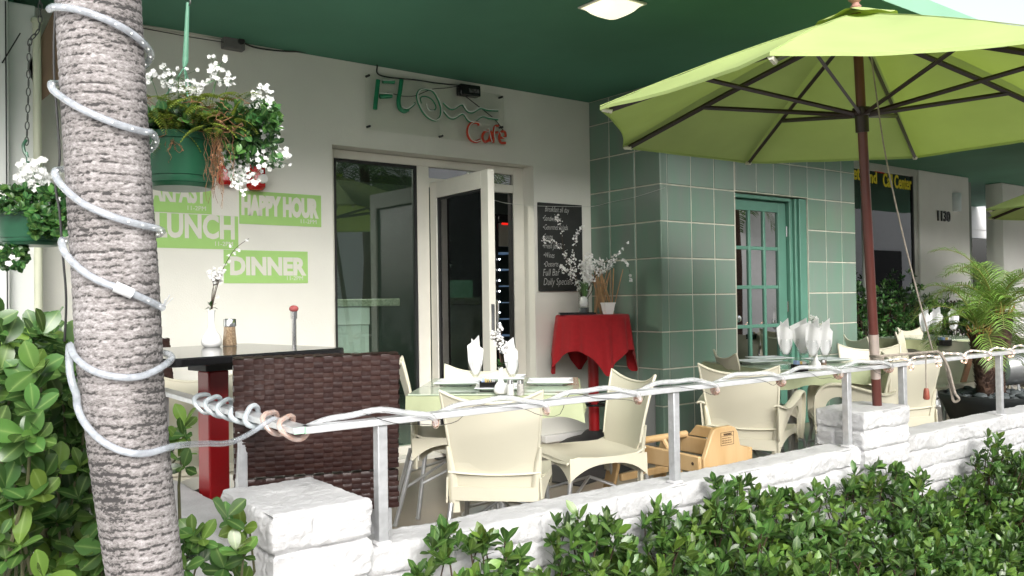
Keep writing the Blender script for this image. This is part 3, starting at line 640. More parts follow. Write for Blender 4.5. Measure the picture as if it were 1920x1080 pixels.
# interior things
c_ = thing('counter', (-2.2, 2.2, FL), 'white counter with speckled stone top behind the shop window', 'counter')
place(c_, MB().box((-3.2, 2.02, FL), (-1.66, 2.6, 1.26)).box((-3.2, 2.0, 1.1), (-1.66, 2.02, 1.255)).build('cabinet', M_white, bevel=.004))
place(c_, MB().box((-3.2, 1.98, 1.262), (-1.36, 2.66, 1.33)).build('counter_top', M_granite, bevel=.006))
q = thing('reflected_flowers', (-2.15, 2.3, 1.33), 'vase of white and orange flowers standing in for their reflection in the window', 'vase')  # modelled flowers stand in for a reflection in the cafe window
vb = MB(W(-2.15, 2.3, 1.33)); vb.lathe([(0, 0), (.05, 0), (.06, .1), (.045, .2), (.05, .22)], 14); place(q, vb.build('vase', G_clear))
vb = MB(); random.seed(5)
for k in range(160):
    p = Vector((-2.15, 2.3, 1.75))+rv(rnd(.05, .3)); flower(vb, p, rv(), .018)
place(q, vb.build('blossoms', M_petal)); vb = MB()
for k in range(50): p = Vector((-2.05, 2.25, 1.62))+rv(rnd(.02, .13)); flower(vb, p, rv(), .03)
place(q, vb.build('orange_blossoms', mat('orange_petal', (.6, .12, .03), .7)))
tag(MB().box((-2.6, 2.15, 1.331), (-2.0, 2.4, 1.5)).build('teal_box', mat('teal_paint', (.25, .55, .42), .6), bevel=.004), 'teal box on the indoor stone counter', 'box')
fa = PY(924, 400, 4.0); fb = PY(985, 400, 4.0)
fg = thing('display_fridge', (fa.x+.3, 4.2, FL), 'tall black display fridge with lit shelves inside the cafe', 'fridge')
q = MB(); q.box((fa.x, 4.0, FL), (fa.x+.09, 4.7, 2.42)); q.box((fa.x+.09, 4.0, 2.3), (fb.x, 4.7, 2.42)); q.box((fa.x+.09, 4.6, FL), (fb.x, 4.7, 2.3)); place(fg, q.build('cabinet', M_black, bevel=.02))
place(fg, MB().box((fa.x+.11, 4.02, 2.0), (fb.x, 4.06, 2.3)).build('header', mat('grey_header', (.16, .155, .14), .5)))
a = PY(941, 421, 4.01); place(fg, MB().box((a.x, 4.005, a.z), (a.x+.16, 4.018, a.z+.12)).build('red_sign', mat('lit_red', (.6, .02, .02), .5, emit=(1, .02, .01), es=.35)))
for k in range(7): place(fg, MB().box((fa.x+.2, 4.1, .6+.22*k), (fb.x, 4.5, .61+.22*k)).build('shelf', mat('blue_shelf', (.2, .3, .42), .3, emit=(.3, .5, .8), es=.06)))
q = MB()
for k in range(8): a = PY(936.5, 486+k*20, 3.97); q.sphere((a.x, 3.97, a.z), .011, 8, 5)
place(fg, q.build('string_lights', mat('led', (1, 1, 1), .5, emit=(.85, .92, 1), es=4)))
# far shrub hedge by the shop window
random.seed(11)
for (x0, x1, zz, lab) in ((3.3, 4.9, 1.55, 'dark green shrub between the tiled pier and the umbrella pole'), (4.9, 6.2, 1.62, 'dark green shrub growing before the shop window'), (6.2, 7.6, 1.45, 'dark green shrub beside the small palm under the number 1130')):
    o = thing('window_shrub', ((x0+x1)/2, 1.0, FL), lab, 'shrub', group='dark shrubs in front of the shop window')
    mb = MB(); tb_ = MB()
    for k in range(430):
        x = rnd(x0, x1); y = rnd(.75, 1.25); top = zz*(.8+.2*noise.noise(Vector((x*2.2, 3, 0)))*1.6+.08*math.sin(x*9)); z = FL+(top-FL)*rnd(.1, 1)**.6
        rosette(mb, (x, y, z), (rnd(-.5, .5), rnd(-.9, .1), rnd(.2, 1)), 7, .075, .035)
    for k in range(26):
        x = rnd(x0, x1); tb_.tube([(x, 1, FL), (x+rnd(-.1, .1), 1+rnd(-.1, .1), .6), (x+rnd(-.2, .2), 1+rnd(-.2, .2), 1.2)], .006, 5)
    place(o, mb.build('foliage', M_leafD)); place(o, tb_.build('branches', M_twig))

M_in = mat('indoor_lamp', (1, 1, 1), .5, emit=(1, .95, .82), es=75)
for (x, y, lab) in ((-2.4, 1.75, 'round indoor ceiling lamp above the stone topped counter'), (-.6, 2.6, 'round indoor ceiling lamp behind the open glass door'), (5.6, 2.4, 'round fill lamp added behind the yellow lettered shop window'), (10.6, 4.2, 'round fill lamp added to brighten the farthest shop')):  # two cafe lamps, then two lamps added to brighten the shop interiors
    o = thing('indoor_or_fill_lamp', (x, y, 2.85), lab, 'ceiling lamp', group='indoor ceiling lamps'); MB().lathe([(0, -.03), (.13, -.03), (.14, -.0), (0, 0)], 24).build('diffuser', M_in, o)
# ================================================================== BRICK WALL, PILLARS, RAILINGS
def vn(x, y, z): return noise.noise(Vector((x, y, z)))
def brick_block(mb, a, b, step=.012, ch=.105, bl=.40, seed=0, top=True, flat_top=False):
    """rough painted brickwork: every face a fine grid pushed in along the joints"""
    x0, y0, z0 = a; x1, y1, z1 = b; rr = .016
    def disp(p, n):
        q = Vector(p); amp = .011*vn(q.x*7+seed, q.y*7, q.z*9)+.010*(abs(vn(q.x*18, q.y*18+seed, q.z*26))-.2)+.006*vn(q.x*55, q.y*55, q.z*75)
        j = 0
        if abs(n[2]) < .5:
            u = q.x if abs(n[1]) > .5 else q.y
            zz = (z1-q.z)+.010*vn(u*4+seed, 1, 5); r = int(zz//ch); fz = abs((zz/ch+.5) % 1-.5)*ch
            uu = u+(bl/2 if r % 2 else 0)+.05*vn(r*3.1+seed, 0, 2)+.010*vn(1, q.z*15, 3); fu = abs((uu/bl+.5) % 1-.5)*bl
            wz = .007+.006*vn(u*5, seed+r, 0); wu = .006+.005*vn(q.z*7, seed, r)
            j = max(math.exp(-(fz/wz)**2)*(.75+.9*vn(u*3, r*2+seed, 9)), math.exp(-(fu/wu)**2)*(.5+.9*vn(r*5., u*3, seed)))
            amp += .007*vn(math.floor(uu/bl)*7.3+seed, r*3.7, 1)
            j = max(0, j)*.024
        else: amp *= .45
        return amp-j
    def pt(p, n):
        p = Vector(p); c = Vector((min(max(p.x, x0+rr), x1-rr), min(max(p.y, y0+rr), y1-rr), min(p.z, z1-rr)))
        d = p-c
        if d.length > 1e-6:
            nn = d.normalized(); q = c+nn*rr
        else: nn = Vector(n); q = p
        return q+nn*disp(q, n if sum(abs(t) > .01 for t in d) < 2 else nn)
    nz = max(2, int((z1-z0)/step)); nx = max(2, int((x1-x0)/step)); ny = max(2, int((y1-y0)/step))
    mb.grid(lambda u, v: pt((x0+(x1-x0)*u, y0, z0+(z1-z0)*v), (0, -1, 0)), nx, nz)
    mb.grid(lambda u, v: pt((x0, y1+(y0-y1)*u, z0+(z1-z0)*v), (-1, 0, 0)), ny, nz)
    mb.grid(lambda u, v: pt((x1, y0+(y1-y0)*u, z0+(z1-z0)*v), (1, 0, 0)), ny, nz)
    mb.grid(lambda u, v: pt((x1+(x0-x1)*u, y1, z0+(z1-z0)*v), (0, 1, 0)), max(2, nx//3), max(2, nz//3))
    mb.grid(lambda u, v: pt((x0+(x1-x0)*u, y0+(y1-y0)*v, z1), (0, 0, 1)), nx, ny)
WT = .485; RY = -2.31
bw = thing('brick_wall', (-1, -2.25, -.2), 'low white painted brick wall along the sidewalk with two square pillars', 'wall')
mb = MB(); brick_block(mb, (-3.97, -2.35, -.25), (1.6, -2.17, WT), .010, seed=3); mb2 = MB(); 
brick_block(mb, (1.5, -2.352, -.25), (5.2, -2.172, WT+.002), .022, seed=9)
place(bw, mb.build('wall_courses', M_brick, ang=60))
mb = MB(); brick_block(mb, (-4.30, -2.40, -.25), (-3.96, -1.93, .665), .008, ch=.125, bl=.52, seed=21)
place(bw, mb.build('pillar', M_brick, ang=60))
mb = MB(); brick_block(mb, (-1.0, -2.385, -.25), (-.52, -2.08, .672), .010, ch=.105, bl=.40, seed=33)
place(bw, mb.build('pillar', M_brick, ang=60))
sw_ = thing('side_wall', (-4.2, -.6, -.2), 'low white wall running from the corner pillar back behind the palm trunk', 'wall')
mb = MB(); brick_block(mb, (-4.28, -1.94, -.25), (-4.10, .50, WT-.01), .02, seed=5); place(sw_, mb.build('wall_courses', M_brick, ang=60))

RZ = .90
def rail_run(name, label, A, Bp, posts, foot, hw=.030):
    t = thing(name, A, label, 'railing'); A = Vector(A); Bp = Vector(Bp); d = (Bp-A).normalized(); s = d.cross(Vector((0, 0, 1)))
    M_ = Matrix(((s.x, d.x, 0, A.x), (s.y, d.y, 0, A.y), (s.z, d.z, 1, A.z), (0, 0, 0, 1))); L = (Bp-A).length
    place(t, MB(M_).box((-hw, 0, -.011), (hw, L, .011)).build('top_rail', M_rail, bevel=.003))
    place(t, MB(M_).box((-hw+.002, -.0025, -.010), (hw-.002, -.0005, .010)).build('glass_end', mat('cut_rail_end', (.45, .66, .52), .25)))
    for p in posts:
        place(t, MB(M_).box((-.0185, p-.0185, foot-RZ-.02), (.0185, p+.0185, -.0112)).build('post', M_post, bevel=.003))
        place(t, MB(M_).box((-.03, p-.03, foot-RZ-.005), (.03, p+.03, foot-RZ+.012)).build('post_foot', M_brick, bevel=.008))
    return t
x0 = PZ(566, 805, RZ).x
px_ = [PY(714, 900, RY).x, PY(1264, 820, RY).x, PY(1588, 760, RY).x, PY(1693, 750, RY).x, PY(1874, 720, RY).x]
front_rail = rail_run('railing', 'silver rail along the sidewalk wall wrapped in clear rope lights', (x0, RY, RZ), (5.0, RY, RZ), [p-x0 for p in px_]+[2.9-x0, 4.2-x0], WT)
place(front_rail, MB().box((px_[2]-.02, RY+.03, .5), (px_[2]+.0, RY+.031, .6)).build('post_stain', M_post)) if False else None
sx_ = -4.165
side_rail = rail_run('side_railing', 'silver rail running back from the corner beside the palm trunk', (sx_, RY-.012, RZ), (sx_, .45, RZ), [PX(450, 850, sx_).y-RY, 1.6], WT-.01)

# rope lights on the rails
def rope_on_rail(P0, P1, turns, r=.033, ph=0, clump=.75, rt=.0075):
    P0 = Vector(P0); P1 = Vector(P1); d = (P1-P0).normalized(); s = Vector((d.y, -d.x, 0)); pts = []; N = int(turns*26)
    for i in range(N+1):
        t = i/N*turns; k = t-math.floor(t)
        # spends most of a turn climbing over the top, then a quick loop below the rail
        a = (k/clump)*math.pi*.95 if k < clump else math.pi*.95+(k-clump)/(1-clump)*math.pi*1.05
        l = (math.floor(t)+ (k*1.12 if k < clump else clump*1.12+(k-clump)*(1-clump*1.12)/(1-clump)))/turns
        a2 = a+ph; c = P0.lerp(P1, min(1, l))
        rad = r*(1+.12*math.sin(i*.7)); pts.append(c - s*math.cos(a2)*rad*1.05 + Vector((0, 0, math.sin(a2)*rad*.9)))
    return pts
rl = thing('rope_light', (x0, RY, RZ), 'clear rope light with pink bulbs spiralled along the front rail', 'rope light')
x1 = PZ(1650, 683, RZ).x
P_ = rope_on_rail((x0+.03, RY, RZ), (x1, RY, RZ), 7, r=.040)
place(rl, MB().tube(P_, .0110, 8).build('tube', M_tube)); b_ = MB()
for k in range(0, len(P_)-1, 2):
    q = P_[k]
    pass
b_ = MB()
run_ = []
for q in P_+[Vector((0, 0, 9))]:
    if q.z < RZ-.006: run_.append(q)
    else:
        if len(run_) > 3: place(rl, MB().tube(run_, .0122, 8).build('glowing_bend', M_copper))
        run_ = []
for k in range(1, len(P_)-1, 3): b_.sphere(P_[k], .0032, 5, 3)
place(rl, b_.build('bulbs', mat('pale_bulbs', (.95, .93, .9), .3, emit=(1, .93, .85), es=.7)))
place(rl, MB().tube(smoothpath([q+Vector((0, rnd(-.012, .012), rnd(-.014, .014))) for q in rope_on_rail((x0+.2, RY, RZ-.004), (x1, RY, RZ-.004), 7, r=.036, ph=2.0)[::5]], 3), .0012, 4).build('wire', M_wire))
rl2 = thing('rope_light', (x1, RY, RZ), 'string of tiny orange bulbs looped tightly on the far half of the front rail', 'rope light')
P_ = rope_on_rail((x1-.08, RY, RZ), (5.0, RY, RZ), 17, r=.038, clump=.6)
place(rl2, MB().tube(P_, .007, 6).build('tube', M_tube)); b_ = MB()
for k in range(0, len(P_)-1, 3): b_.sphere(P_[k]+Vector((0, 0, rnd(-.004, .004))), .0058, 6, 4)
place(rl2, b_.build('bulbs', M_bulb))
rl3 = thing('rope_light', (sx_, -1.6, RZ), 'milky rope light coiled round the short side rail', 'rope light')
P_ = rope_on_rail((sx_, -1.25, RZ), (sx_, -1.98, RZ), 5, r=.038, clump=.5)
place(rl3, MB().tube(P_, .010, 8).build('tube', mat('milky_tube', (.60, .66, .70), .18, alpha=.88, var=.12, vs=30, coat=.5)))
P_ = rope_on_rail((sx_, -2.0, RZ), (sx_, -2.30, RZ), 2, r=.036, clump=.5)
place(rl3, MB().tube(P_, .0095, 8).build('glowing_end', mat('pinkish_tube', (.68, .57, .53), .1, alpha=.6, coat=1., col2=(.7, .45, .36), vs=60)))

# ================================================================== PALM TRUNK
tp = [(187, -60), (186, 0), (202, 300), (219, 540), (227, 700), (243, 850), (272, 1080), (290, 1250)]; tw = [v_*.885 for v_ in (84, 83, 84, 84.5, 84, 80, 76, 80)]
TD = 2.0; TC = [PD(a, b, TD) for a, b in tp]
TC = [TC[0]+Vector((-.01, 0, 1.2)), ] + TC[1:]
zs = [p.z for p in TC]
def trunk_c(z):
    for i in range(len(TC)-1):
        if TC[i].z >= z >= TC[i+1].z:
            t = (TC[i].z-z)/(TC[i].z-TC[i+1].z); return TC[i].lerp(TC[i+1], t), (tw[i]+(tw[i+1]-tw[i])*t)/F_PX*TD
    return (TC[0], tw[0]/F_PX*TD) if z > TC[0].z else (Vector((TC[-1].x+(TC[-1].z-z)*.12, TC[-1].y, z)), tw[-1]/F_PX*TD)
NZ = 760; NA = 110; zt_, zb_ = 3.0, -.22; v = []; ring = []
rz = []; z = zb_
while z < zt_+.1: rz.append(z); z += rnd(.014, .027)
import bisect
amps = [rnd(.5, 1.25) for _ in rz]
for i in range(NZ+1):
    z = zb_+(zt_-zb_)*(i/NZ); c, rad = trunk_c(z)
    for k in range(NA):
        a = 2*math.pi*k/NA; ca, sa = math.cos(a), math.sin(a)
        zz = z+.009*noise.noise(Vector((ca*1.1, sa*1.1, z*1.6)))+.006*noise.noise(Vector((ca*3, sa*3, z*7)))+.0025*noise.noise(Vector((ca*9, sa*9, z*20)))
        j = min(max(bisect.bisect(rz, zz)-1, 0), len(rz)-2); fr_ = min(1, max(0, (zz-rz[j])/(rz[j+1]-rz[j])))
        h = fr_*amps[j]; brk = max(.35, .95+.9*noise.noise(Vector((ca*1.1, sa*1.1, z*4)))); ln = math.exp(-(fr_/.20)**2)*min(1, max(0, brk))*min(1.2, amps[j])
        dd = .0015*(h-.5)-.0008*ln+.0020*noise.noise(Vector((ca*2, sa*2, z*5)))+.0004*noise.noise(Vector((ca*14, sa*14, z*46)))
        v.append((c.x+(rad+dd)*ca, c.y+(rad+dd)*sa, z)); ring.append(  .88-.62*ln+.25*(fr_-.5)+.30*noise.noise(Vector((ca*1.3, sa*1.3, z*1.9)))+.25*noise.noise(Vector((ca*.8, sa*.8, z*9+3))))
f = [(i*NA+k, i*NA+(k+1) % NA, (i+1)*NA+(k+1) % NA, (i+1)*NA+k) for i in range(NZ) for k in range(NA)]
pt_ = thing('palm_tree', (TC[-1].x, TC[-1].y, -.2), 'grey ringed palm trunk in the left foreground wrapped in clear rope light', 'tree')
me = bpy.data.meshes.new('trunk'); me.from_pydata(v, [], f); me.polygons.foreach_set('use_smooth', [True]*len(f))
at = me.attributes.new('ring', 'FLOAT', 'POINT'); at.data.foreach_set('value', ring); me.materials.append(M_trunk)
o = bpy.data.objects.new('trunk', me); scene.collection.objects.link(o); place(pt_, o)
ut = MB(); ut.tube([(TC[0].x, TC[0].y, 2.98), (TC[0].x, TC[0].y, 4.2), (TC[0].x, TC[0].y, 5.3)], [.1055, .10, .11], 24); place(pt_, ut.build('upper_trunk', M_trunk))
cm = MB(); cr_ = MB(); top = Vector((TC[0].x, TC[0].y, 3.6+1.6)); random.seed(2)
for k in range(9):
    a = k*2.4; el = rnd(.35, 1.2); frond(cm, cr_, top+Vector((0, 0, rnd(0, .2))), (math.cos(a)*math.cos(el), math.sin(a)*math.cos(el), math.sin(el)), 2.0, 1.5, .4, 34, .03)
place(pt_, cm.build('crown', M_palmd)); place(pt_, cr_.build('frond_stems', M_rachis))

# rope light round the trunk: each front pass given by points of the photo, the back passes close it behind
def front_pt(px, py, off=.012):
    D = TD
    for _ in range(6):
        p = PD(px, py, D); c, rad = trunk_c(p.z); rad += off
        d = ray(px, py); o2 = Vector((CAM.x-c.x, CAM.y-c.y)); d2 = Vector((d.x, d.y)); A = d2.dot(d2); Bq = o2.dot(d2); Cq = o2.dot(o2)-rad*rad; disc = Bq*Bq-A*Cq
        D = (-Bq-math.sqrt(disc))/A if disc > 0 else -Bq/A
    return PD(px, py, D)
def back_arc(a, b, n=9, rad_off=.014):
    ca, _ = trunk_c(a.z); cb, _ = trunk_c(b.z); a0 = math.atan2(a.y-ca.y, a.x-ca.x); a1 = math.atan2(b.y-cb.y, b.x-cb.x)
    while a1 < a0: a1 += 2*math.pi      # go round anticlockwise seen from above = behind the trunk
    if a1-a0 > 2*math.pi: a1 -= 2*math.pi
    out = []
    for i in range(1, n):
        t = i/n; z = a.z+(b.z-a.z)*t; c, rad = trunk_c(z); an = a0+(a1-a0)*t; out.append(Vector((c.x+(rad+rad_off)*math.cos(an), c.y+(rad+rad_off)*math.sin(an), z)))
    return out
passes = [[(93, 17), (105, 13), (150, 19), (200, 37), (240, 58), (268, 80), (282, 100)],
          [(96, 158), (103, 172), (140, 197), (180, 217), (230, 236), (270, 247), (284, 249)],
          [(103, 322), (112, 343), (150, 378), (200, 402), (250, 418), (288, 427)],
          [(116, 452), (122, 474), (150, 504), (185, 526), (230, 543), (270, 560), (305, 577)]]
allp = []
for k, ps in enumerate(passes):
    F = [front_pt(a, b) for a, b in ps]
    if allp: allp += back_arc(allp[-1], F[0])
    allp += F
rt = thing('rope_light', tuple(allp[0]), 'thick clear rope light wound in four turns round the upper palm trunk', 'rope light')
M_tt = mat('trunk_rope_tube', (.56, .60, .66), .10, alpha=.52, var=.30, vs=60, coat=1., col2=(.40, .43, .47))
SP = smoothpath(allp, 5); TRr = .0088
place(rt, MB().tube(SP, TRr, 12).build('tube', M_tt))
q = MB(); acc = 0
for a, b in zip(SP[:-1], SP[1:]):
    acc += (b-a).length
    if acc > .034: acc = 0; q.sphere(b+(CAM-b).normalized()*.0085, .0022, 6, 4)
place(rt, q.build('bulbs', mat('white_bulbs', (.95, .95, .95), .2, emit=(1, .97, .9), es=.8)))
place(rt, MB().tube(smoothpath([front_pt(215, 537, .014), front_pt(232, 544, .014), front_pt(248, 551, .014)], 4), .0125, 12).build('connector', mat('white_connector', (.75, .76, .78), .25, alpha=.9)))
e_ = allp[-1]; qq = MB()
for dx, dy in ((6, -22), (12, -16), (-2, -14)): qq.tube([e_, PD(312+dx, 575+dy, 1.97)], .0012, 5)
place(rt, qq.build('end_wires', mat('pale_wire', (.7, .72, .75), .4)))
p2 = [[(160, 690), (133, 662), (131, 645)], None]
lo = [(322, 672), (300, 690), (262, 706), (215, 706), (170, 693), (140, 668), (131, 648)]
F = [front_pt(a, b) for a, b in lo]; cc, rr_ = trunk_c(F[0].z)
start = [Vector((cc.x+(rr_+.014)*math.cos(x), cc.y+(rr_+.014)*math.sin(x), F[0].z+.01)) for x in (1.0, .5, 0.1)]
lo2 = [(143, 740), (146, 765), (160, 795), (190, 826), (230, 846), (275, 850)]
F2 = [front_pt(a, b) for a, b in lo2]
ba = back_arc(F2[0]+Vector((0, 0, 0)), F[-1])           # behind the trunk, reversed
mid = [Vector((p.x, p.y, p.z)) for p in reversed([F2[0]]+back_arc(F2[0], F[-1]))]
tail = [PD(330, 836, 2.02), PD(380, 832, 2.25), PD(430, 830, 2.5), PD(470, 812, 2.65), PD(500, 792, 2.72), PD(514, 785, 2.76)]
l2 = start + F + [front_pt(134, 690) + Vector((-.004, 0, 0)), front_pt(140, 720)+Vector((-.004, 0, 0))] + F2 + tail
rt2 = thing('rope_light', tuple(F[0]), 'clear rope light looped low on the palm trunk and carried across to the rail end', 'rope light')
place(rt2, MB().tube(smoothpath(l2, 6), TRr*.98, 12).build('tube', M_tt))
cable('hanging_cable', [PD(104, -30, 2.3), PD(103, 30, 2.3), PD(101, 80, 2.3), PD(102, 150, 2.3), PD(108, 230, 2.3), PD(112, 300, 2.3), PD(104, 345, 2.3), PD(112, 400, 2.3), PD(118, 480, 2.3), PD(124, 560, 2.3), PD(121, 640, 2.3)], .0033, M_wire, 'black cable hanging down just left of the palm trunk', 'cable')

# ================================================================== CHAIRS
def make_chair(label, arms=False, group=None):
    t = thing('arm_chair' if arms else 'plastic_chair', (0, 0, FL), label, 'chair', group=group)
    hw = .235 if arms else .225
    def bk(u, v):
        s = 2*u-1; zt = .79+.052*abs(s)**2.4; zb = .385+.11*abs(s)**3.2; z = zb+(zt-zb)*v
        w = hw-.03+.035*v; return (s*w, -.195-.13*((z-.36)/.5)**1.4+.045*s*s*(.4+.6*v), z)
    mb = MB(); mb.shell(bk, 20, 14, .009)
    rim = [bk(u, v) for u, v in [(0, k/12) for k in range(0, 13)]+[(k/20, 1) for k in range(1, 20)]+[(1, 1-k/12) for k in range(0, 13)]]
    mb.tube(rim, .0085, 8)
    for s in (-1, 1):
        def pst(u, v, s=s):
            z = .285+.30*v; zz = max(z, .40); w_ = .040*(1-v**2.2*.85); y = -.195-.13*((zz-.36)/.5)**1.4+.045*(.4+.6*max(0, (z-.45)/.36))
            return (s*((hw-.022)-w_+w_*u+.012*v), y-.020-.010*math.sin(math.pi*u)+.016*v**3, z)
        mb.shell(pst, 6, 12, .014)
    mb.grid(lambda u, v: ((2*u-1)*(hw-.035), -.190-.010*math.sin(math.pi*u)-.02*v, .345+.165*v), 12, 3)
    mb.shell(lambda u, v: ((2*u-1)*(hw-.03), -.215-.004*math.sin(math.pi*u), .340+.062*v), 12, 3, .010)
    MB.build(mb, 'backrest', M_cream, t, ang=50)
    sh = .03 if arms else 0
    def st(u, v):
        s = 2*u-1; y = -.225+.46*v; w = .200+.030*math.sin(math.pi*min(1, v*.75+.1))
        return (s*w, y, .440+.012*s*s-.012*math.sin(math.pi*v)-.035*max(0, (v-.86)/.14)**2+(.02*max(0, (.12-v)/.12)))
    mb = MB(); mb.shell(st, 16, 16, .009)
    for s in (-1, 1):
        def ap(u, v):
            y = -.225+.445*u; w = .203+.030*math.sin(math.pi*min(1, u*.75+.1)); hgt = .034+.082*abs(2*u-1)**2.6
            return (s*(w+.004*v), y, .446-hgt*v)
        mb.shell(ap, 18, 4, .009)
    mb.shell(lambda u, v: ((2*u-1)*.212, .222+.004*v-.008*abs(2*u-1)**4, .428-(.03+.075*abs(2*u-1)**4)*v), 18, 4, .009)
    mb.build('seat', M_cream, t, ang=50)
    for sx in (-1, 1):
        for fy in (0, 1):
            a = (sx*.192, .195, .40) if fy else (sx*(hw-.03), -.228, .33); b = (sx*.222, .262, 0) if fy else (sx*(hw+.005), -.325, 0)
            l = MB(); l.tube([a, b], .0125, 10); l.sphere((b[0], b[1], .008), .0155, 10, 5, (1, 1, .6)); l.build('leg', M_leg, t)
    br = MB()
    for sx in (-1, 1): br.tube([(sx*.205, .235, .20), (0, 0, .30), (-sx*.21, -.27, .19)], .008, 8)
    br.build('brace', M_leg, t)
    if arms:
        for s in (-1, 1):
            pth = smoothpath([(s*(hw-.005), -.275, .615), (s*(hw+.02), -.20, .60), (s*(hw+.035), -.08, .63), (s*(hw+.035), .06, .665), (s*(hw+.025), .16, .655), (s*(hw+.015), .215, .60), (s*(hw+.008), .228, .50), (s*(hw-.005), .222, .36)], 6)
            N = len(pth)
            inn = smoothpath([(s*(hw-.01), -.245, .40), (s*(hw+.004), -.19, .46), (s*(hw+.012), -.07, .54), (s*(hw+.014), .05, .575), (s*(hw+.01), .12, .565), (s*(hw+.004), .155, .52), (s*(hw), .165, .46), (s*(hw-.008), .17, .36)], 6)
            mb = MB(); mb.shell(lambda u, v: pth[min(N-1, int(round(u*(N-1))))].lerp(inn[min(N-1, int(round(u*(N-1))))], v), N-1, 4, .009)
            mb.shell(lambda u, v: pth[min(N-1, int(round(u*(N-1))))]+Vector(((v-.5)*.05, 0, -.004*abs(2*v-1)**2*2)), N-1, 6, .010)
            mb.build('arm', M_cream, t, ang=50)
    return t
def chair_at(proto, c, face, label, group, first=[0], sc=None):
    """c = point under the middle of the back's top edge, face = direction the sitter looks"""
    fx_, fy_ = face; l = math.hypot(fx_, fy_); fx_ /= l; fy_ /= l; rz_ = math.atan2(fy_, fx_)-math.pi/2
    loc = (c[0]+fx_*.31, c[1]+fy_*.31, FL)
    if 'used' in proto: return dup(proto, loc, rz_, label, group, sc)
    proto['used'] = 1; proto.location = loc; proto.rotation_euler = (0, 0, rz_); tag(proto, label, 'chair', group)
    if sc: proto.scale = sc
    return proto
G1 = 'cream plastic chairs'
side_c = make_chair('cream plastic chair', False); arm_c = make_chair('cream armchair', True)
ZT = FL+.825
def mid2(a, b, z=ZT): p = PZ(*a, z); q = PZ(*b, z); return (p+q)/2, (q-p)
c, dv_ = mid2((820, 742), (1018, 742)); chair_at(side_c, c, (-dv_.y, dv_.x), 'cream plastic chair seen squarely from behind at the near table', G1)
c, dv_ = mid2((1170, 697), (1227, 710)); chair_at(side_c, c, (-.93, .25), 'cream plastic chair in profile on the right of the near table, beside the wooden highchair', G1)
c = PZ(903, 688, ZT); chair_at(side_c, c, (-.78, -.62), 'cream plastic chair behind the near table facing the street, before the open door', G1)
c = PD(742, 668, 4.95); chair_at(side_c, (c.x, c.y), (.80, -.45), 'cream plastic chair at the left of the near table, partly behind the brown woven stool', G1, sc=(1, 1, 1.08))
c = PD(372, 690, 4.6); chair_at(side_c, (c.x, c.y), (-.2, -1), 'cream plastic chair behind the red post of the tall black table', G1, sc=(1, 1, 1.05))
c = PD(1380, 692, 5.0); chair_at(arm_c, (c.x, c.y), (.93, .36), 'cream armchair seen from behind at the middle table, right of the wooden highchair', G1)
c, dv_ = mid2((1312, 668), (1385, 660)); chair_at(side_c, (c.x, c.y), (.75, -.45), 'cream plastic chair at the left end of the middle table before the green tiles', G1)
c = PD(1678, 735, 5.75); chair_at(arm_c, (c.x, c.y), (-.62, .78), 'cream armchair at the right of the middle table behind the second pillar', G1)
c = PD(1628, 662, 7.0); chair_at(arm_c, (c.x, c.y), (-.72, -.6), 'cream armchair behind the middle table, left of the umbrella pole', G1)
c = PD(1597, 632, 8.3); chair_at(side_c, (c.x, c.y), (.8, -.5), 'cream chair back standing edge-on against the end of the tiled pier', G1)
c = PD(1678, 622, 9.2); chair_at(side_c, (c.x, c.y), (.35, -.9), 'cream chair at the left of the far table, just right of the umbrella pole', G1)
c = PD(1731, 690, 5.75); chair_at(side_c, (c.x, c.y), (.25, .95), 'cream plastic chair behind the rail between two posts under the hanging wooden toggle', G1)
c = PD(1807, 633, 7.9); chair_at(side_c, (c.x, c.y), (-.95, .2), 'cream chair at the right of the far table beside the small palm', G1)
c = PD(1925, 655, 8.3); chair_at(arm_c, (c.x, c.y), (-.6, .7), 'cream armchair cut off by the right picture edge behind the small palm', G1)
c = PD(1700, 612, 10.3); chair_at(side_c, (c.x, c.y), (-.1, -1), 'cream chair farthest back behind the far table', G1)

# ================================================================== WOVEN BAR STOOLS
def weave(mb, o, ux, uz, nrm, W_, H_, cw=.037, chh=.0195):
    o, ux, uz, nrm = Vector(o), Vector(ux), Vector(uz), Vector(nrm); nc = max(2, round(W_/cw)); nr = max(2, round(H_/chh)); cw = W_/nc; chh = H_/nr
    for r in range(nr):
        for c in range(nc):
            over = (r+c) % 2 == 0; x0, z0 = c*cw, r*chh; hh_ = .0055 if over else .0030; ex = .0012
            jx = rnd(-.001, .001); vs = []
            for i in range(4):
                for j in range(4):
                    a, b = i/3, j/3
                    if over: x = x0-.004+(cw+.008)*a; z = z0+ex+(chh-2*ex)*b; h = hh_*(math.sin(math.pi*a)**.5)*(.8+.2*math.sin(math.pi*b))
                    else: x = x0+.0015+(cw-.003)*a; z = z0-.003+(chh+.006)*b; h = hh_*(math.sin(math.pi*b)**.5)*(.85+.15*math.sin(math.pi*a))
                    vs.append(o+ux*(x+jx)+uz*z+nrm*h)
            mb.add(vs, [(i*4+j, (i+1)*4+j, (i+1)*4+j+1, i*4+j+1) for i in range(3) for j in range(3)])
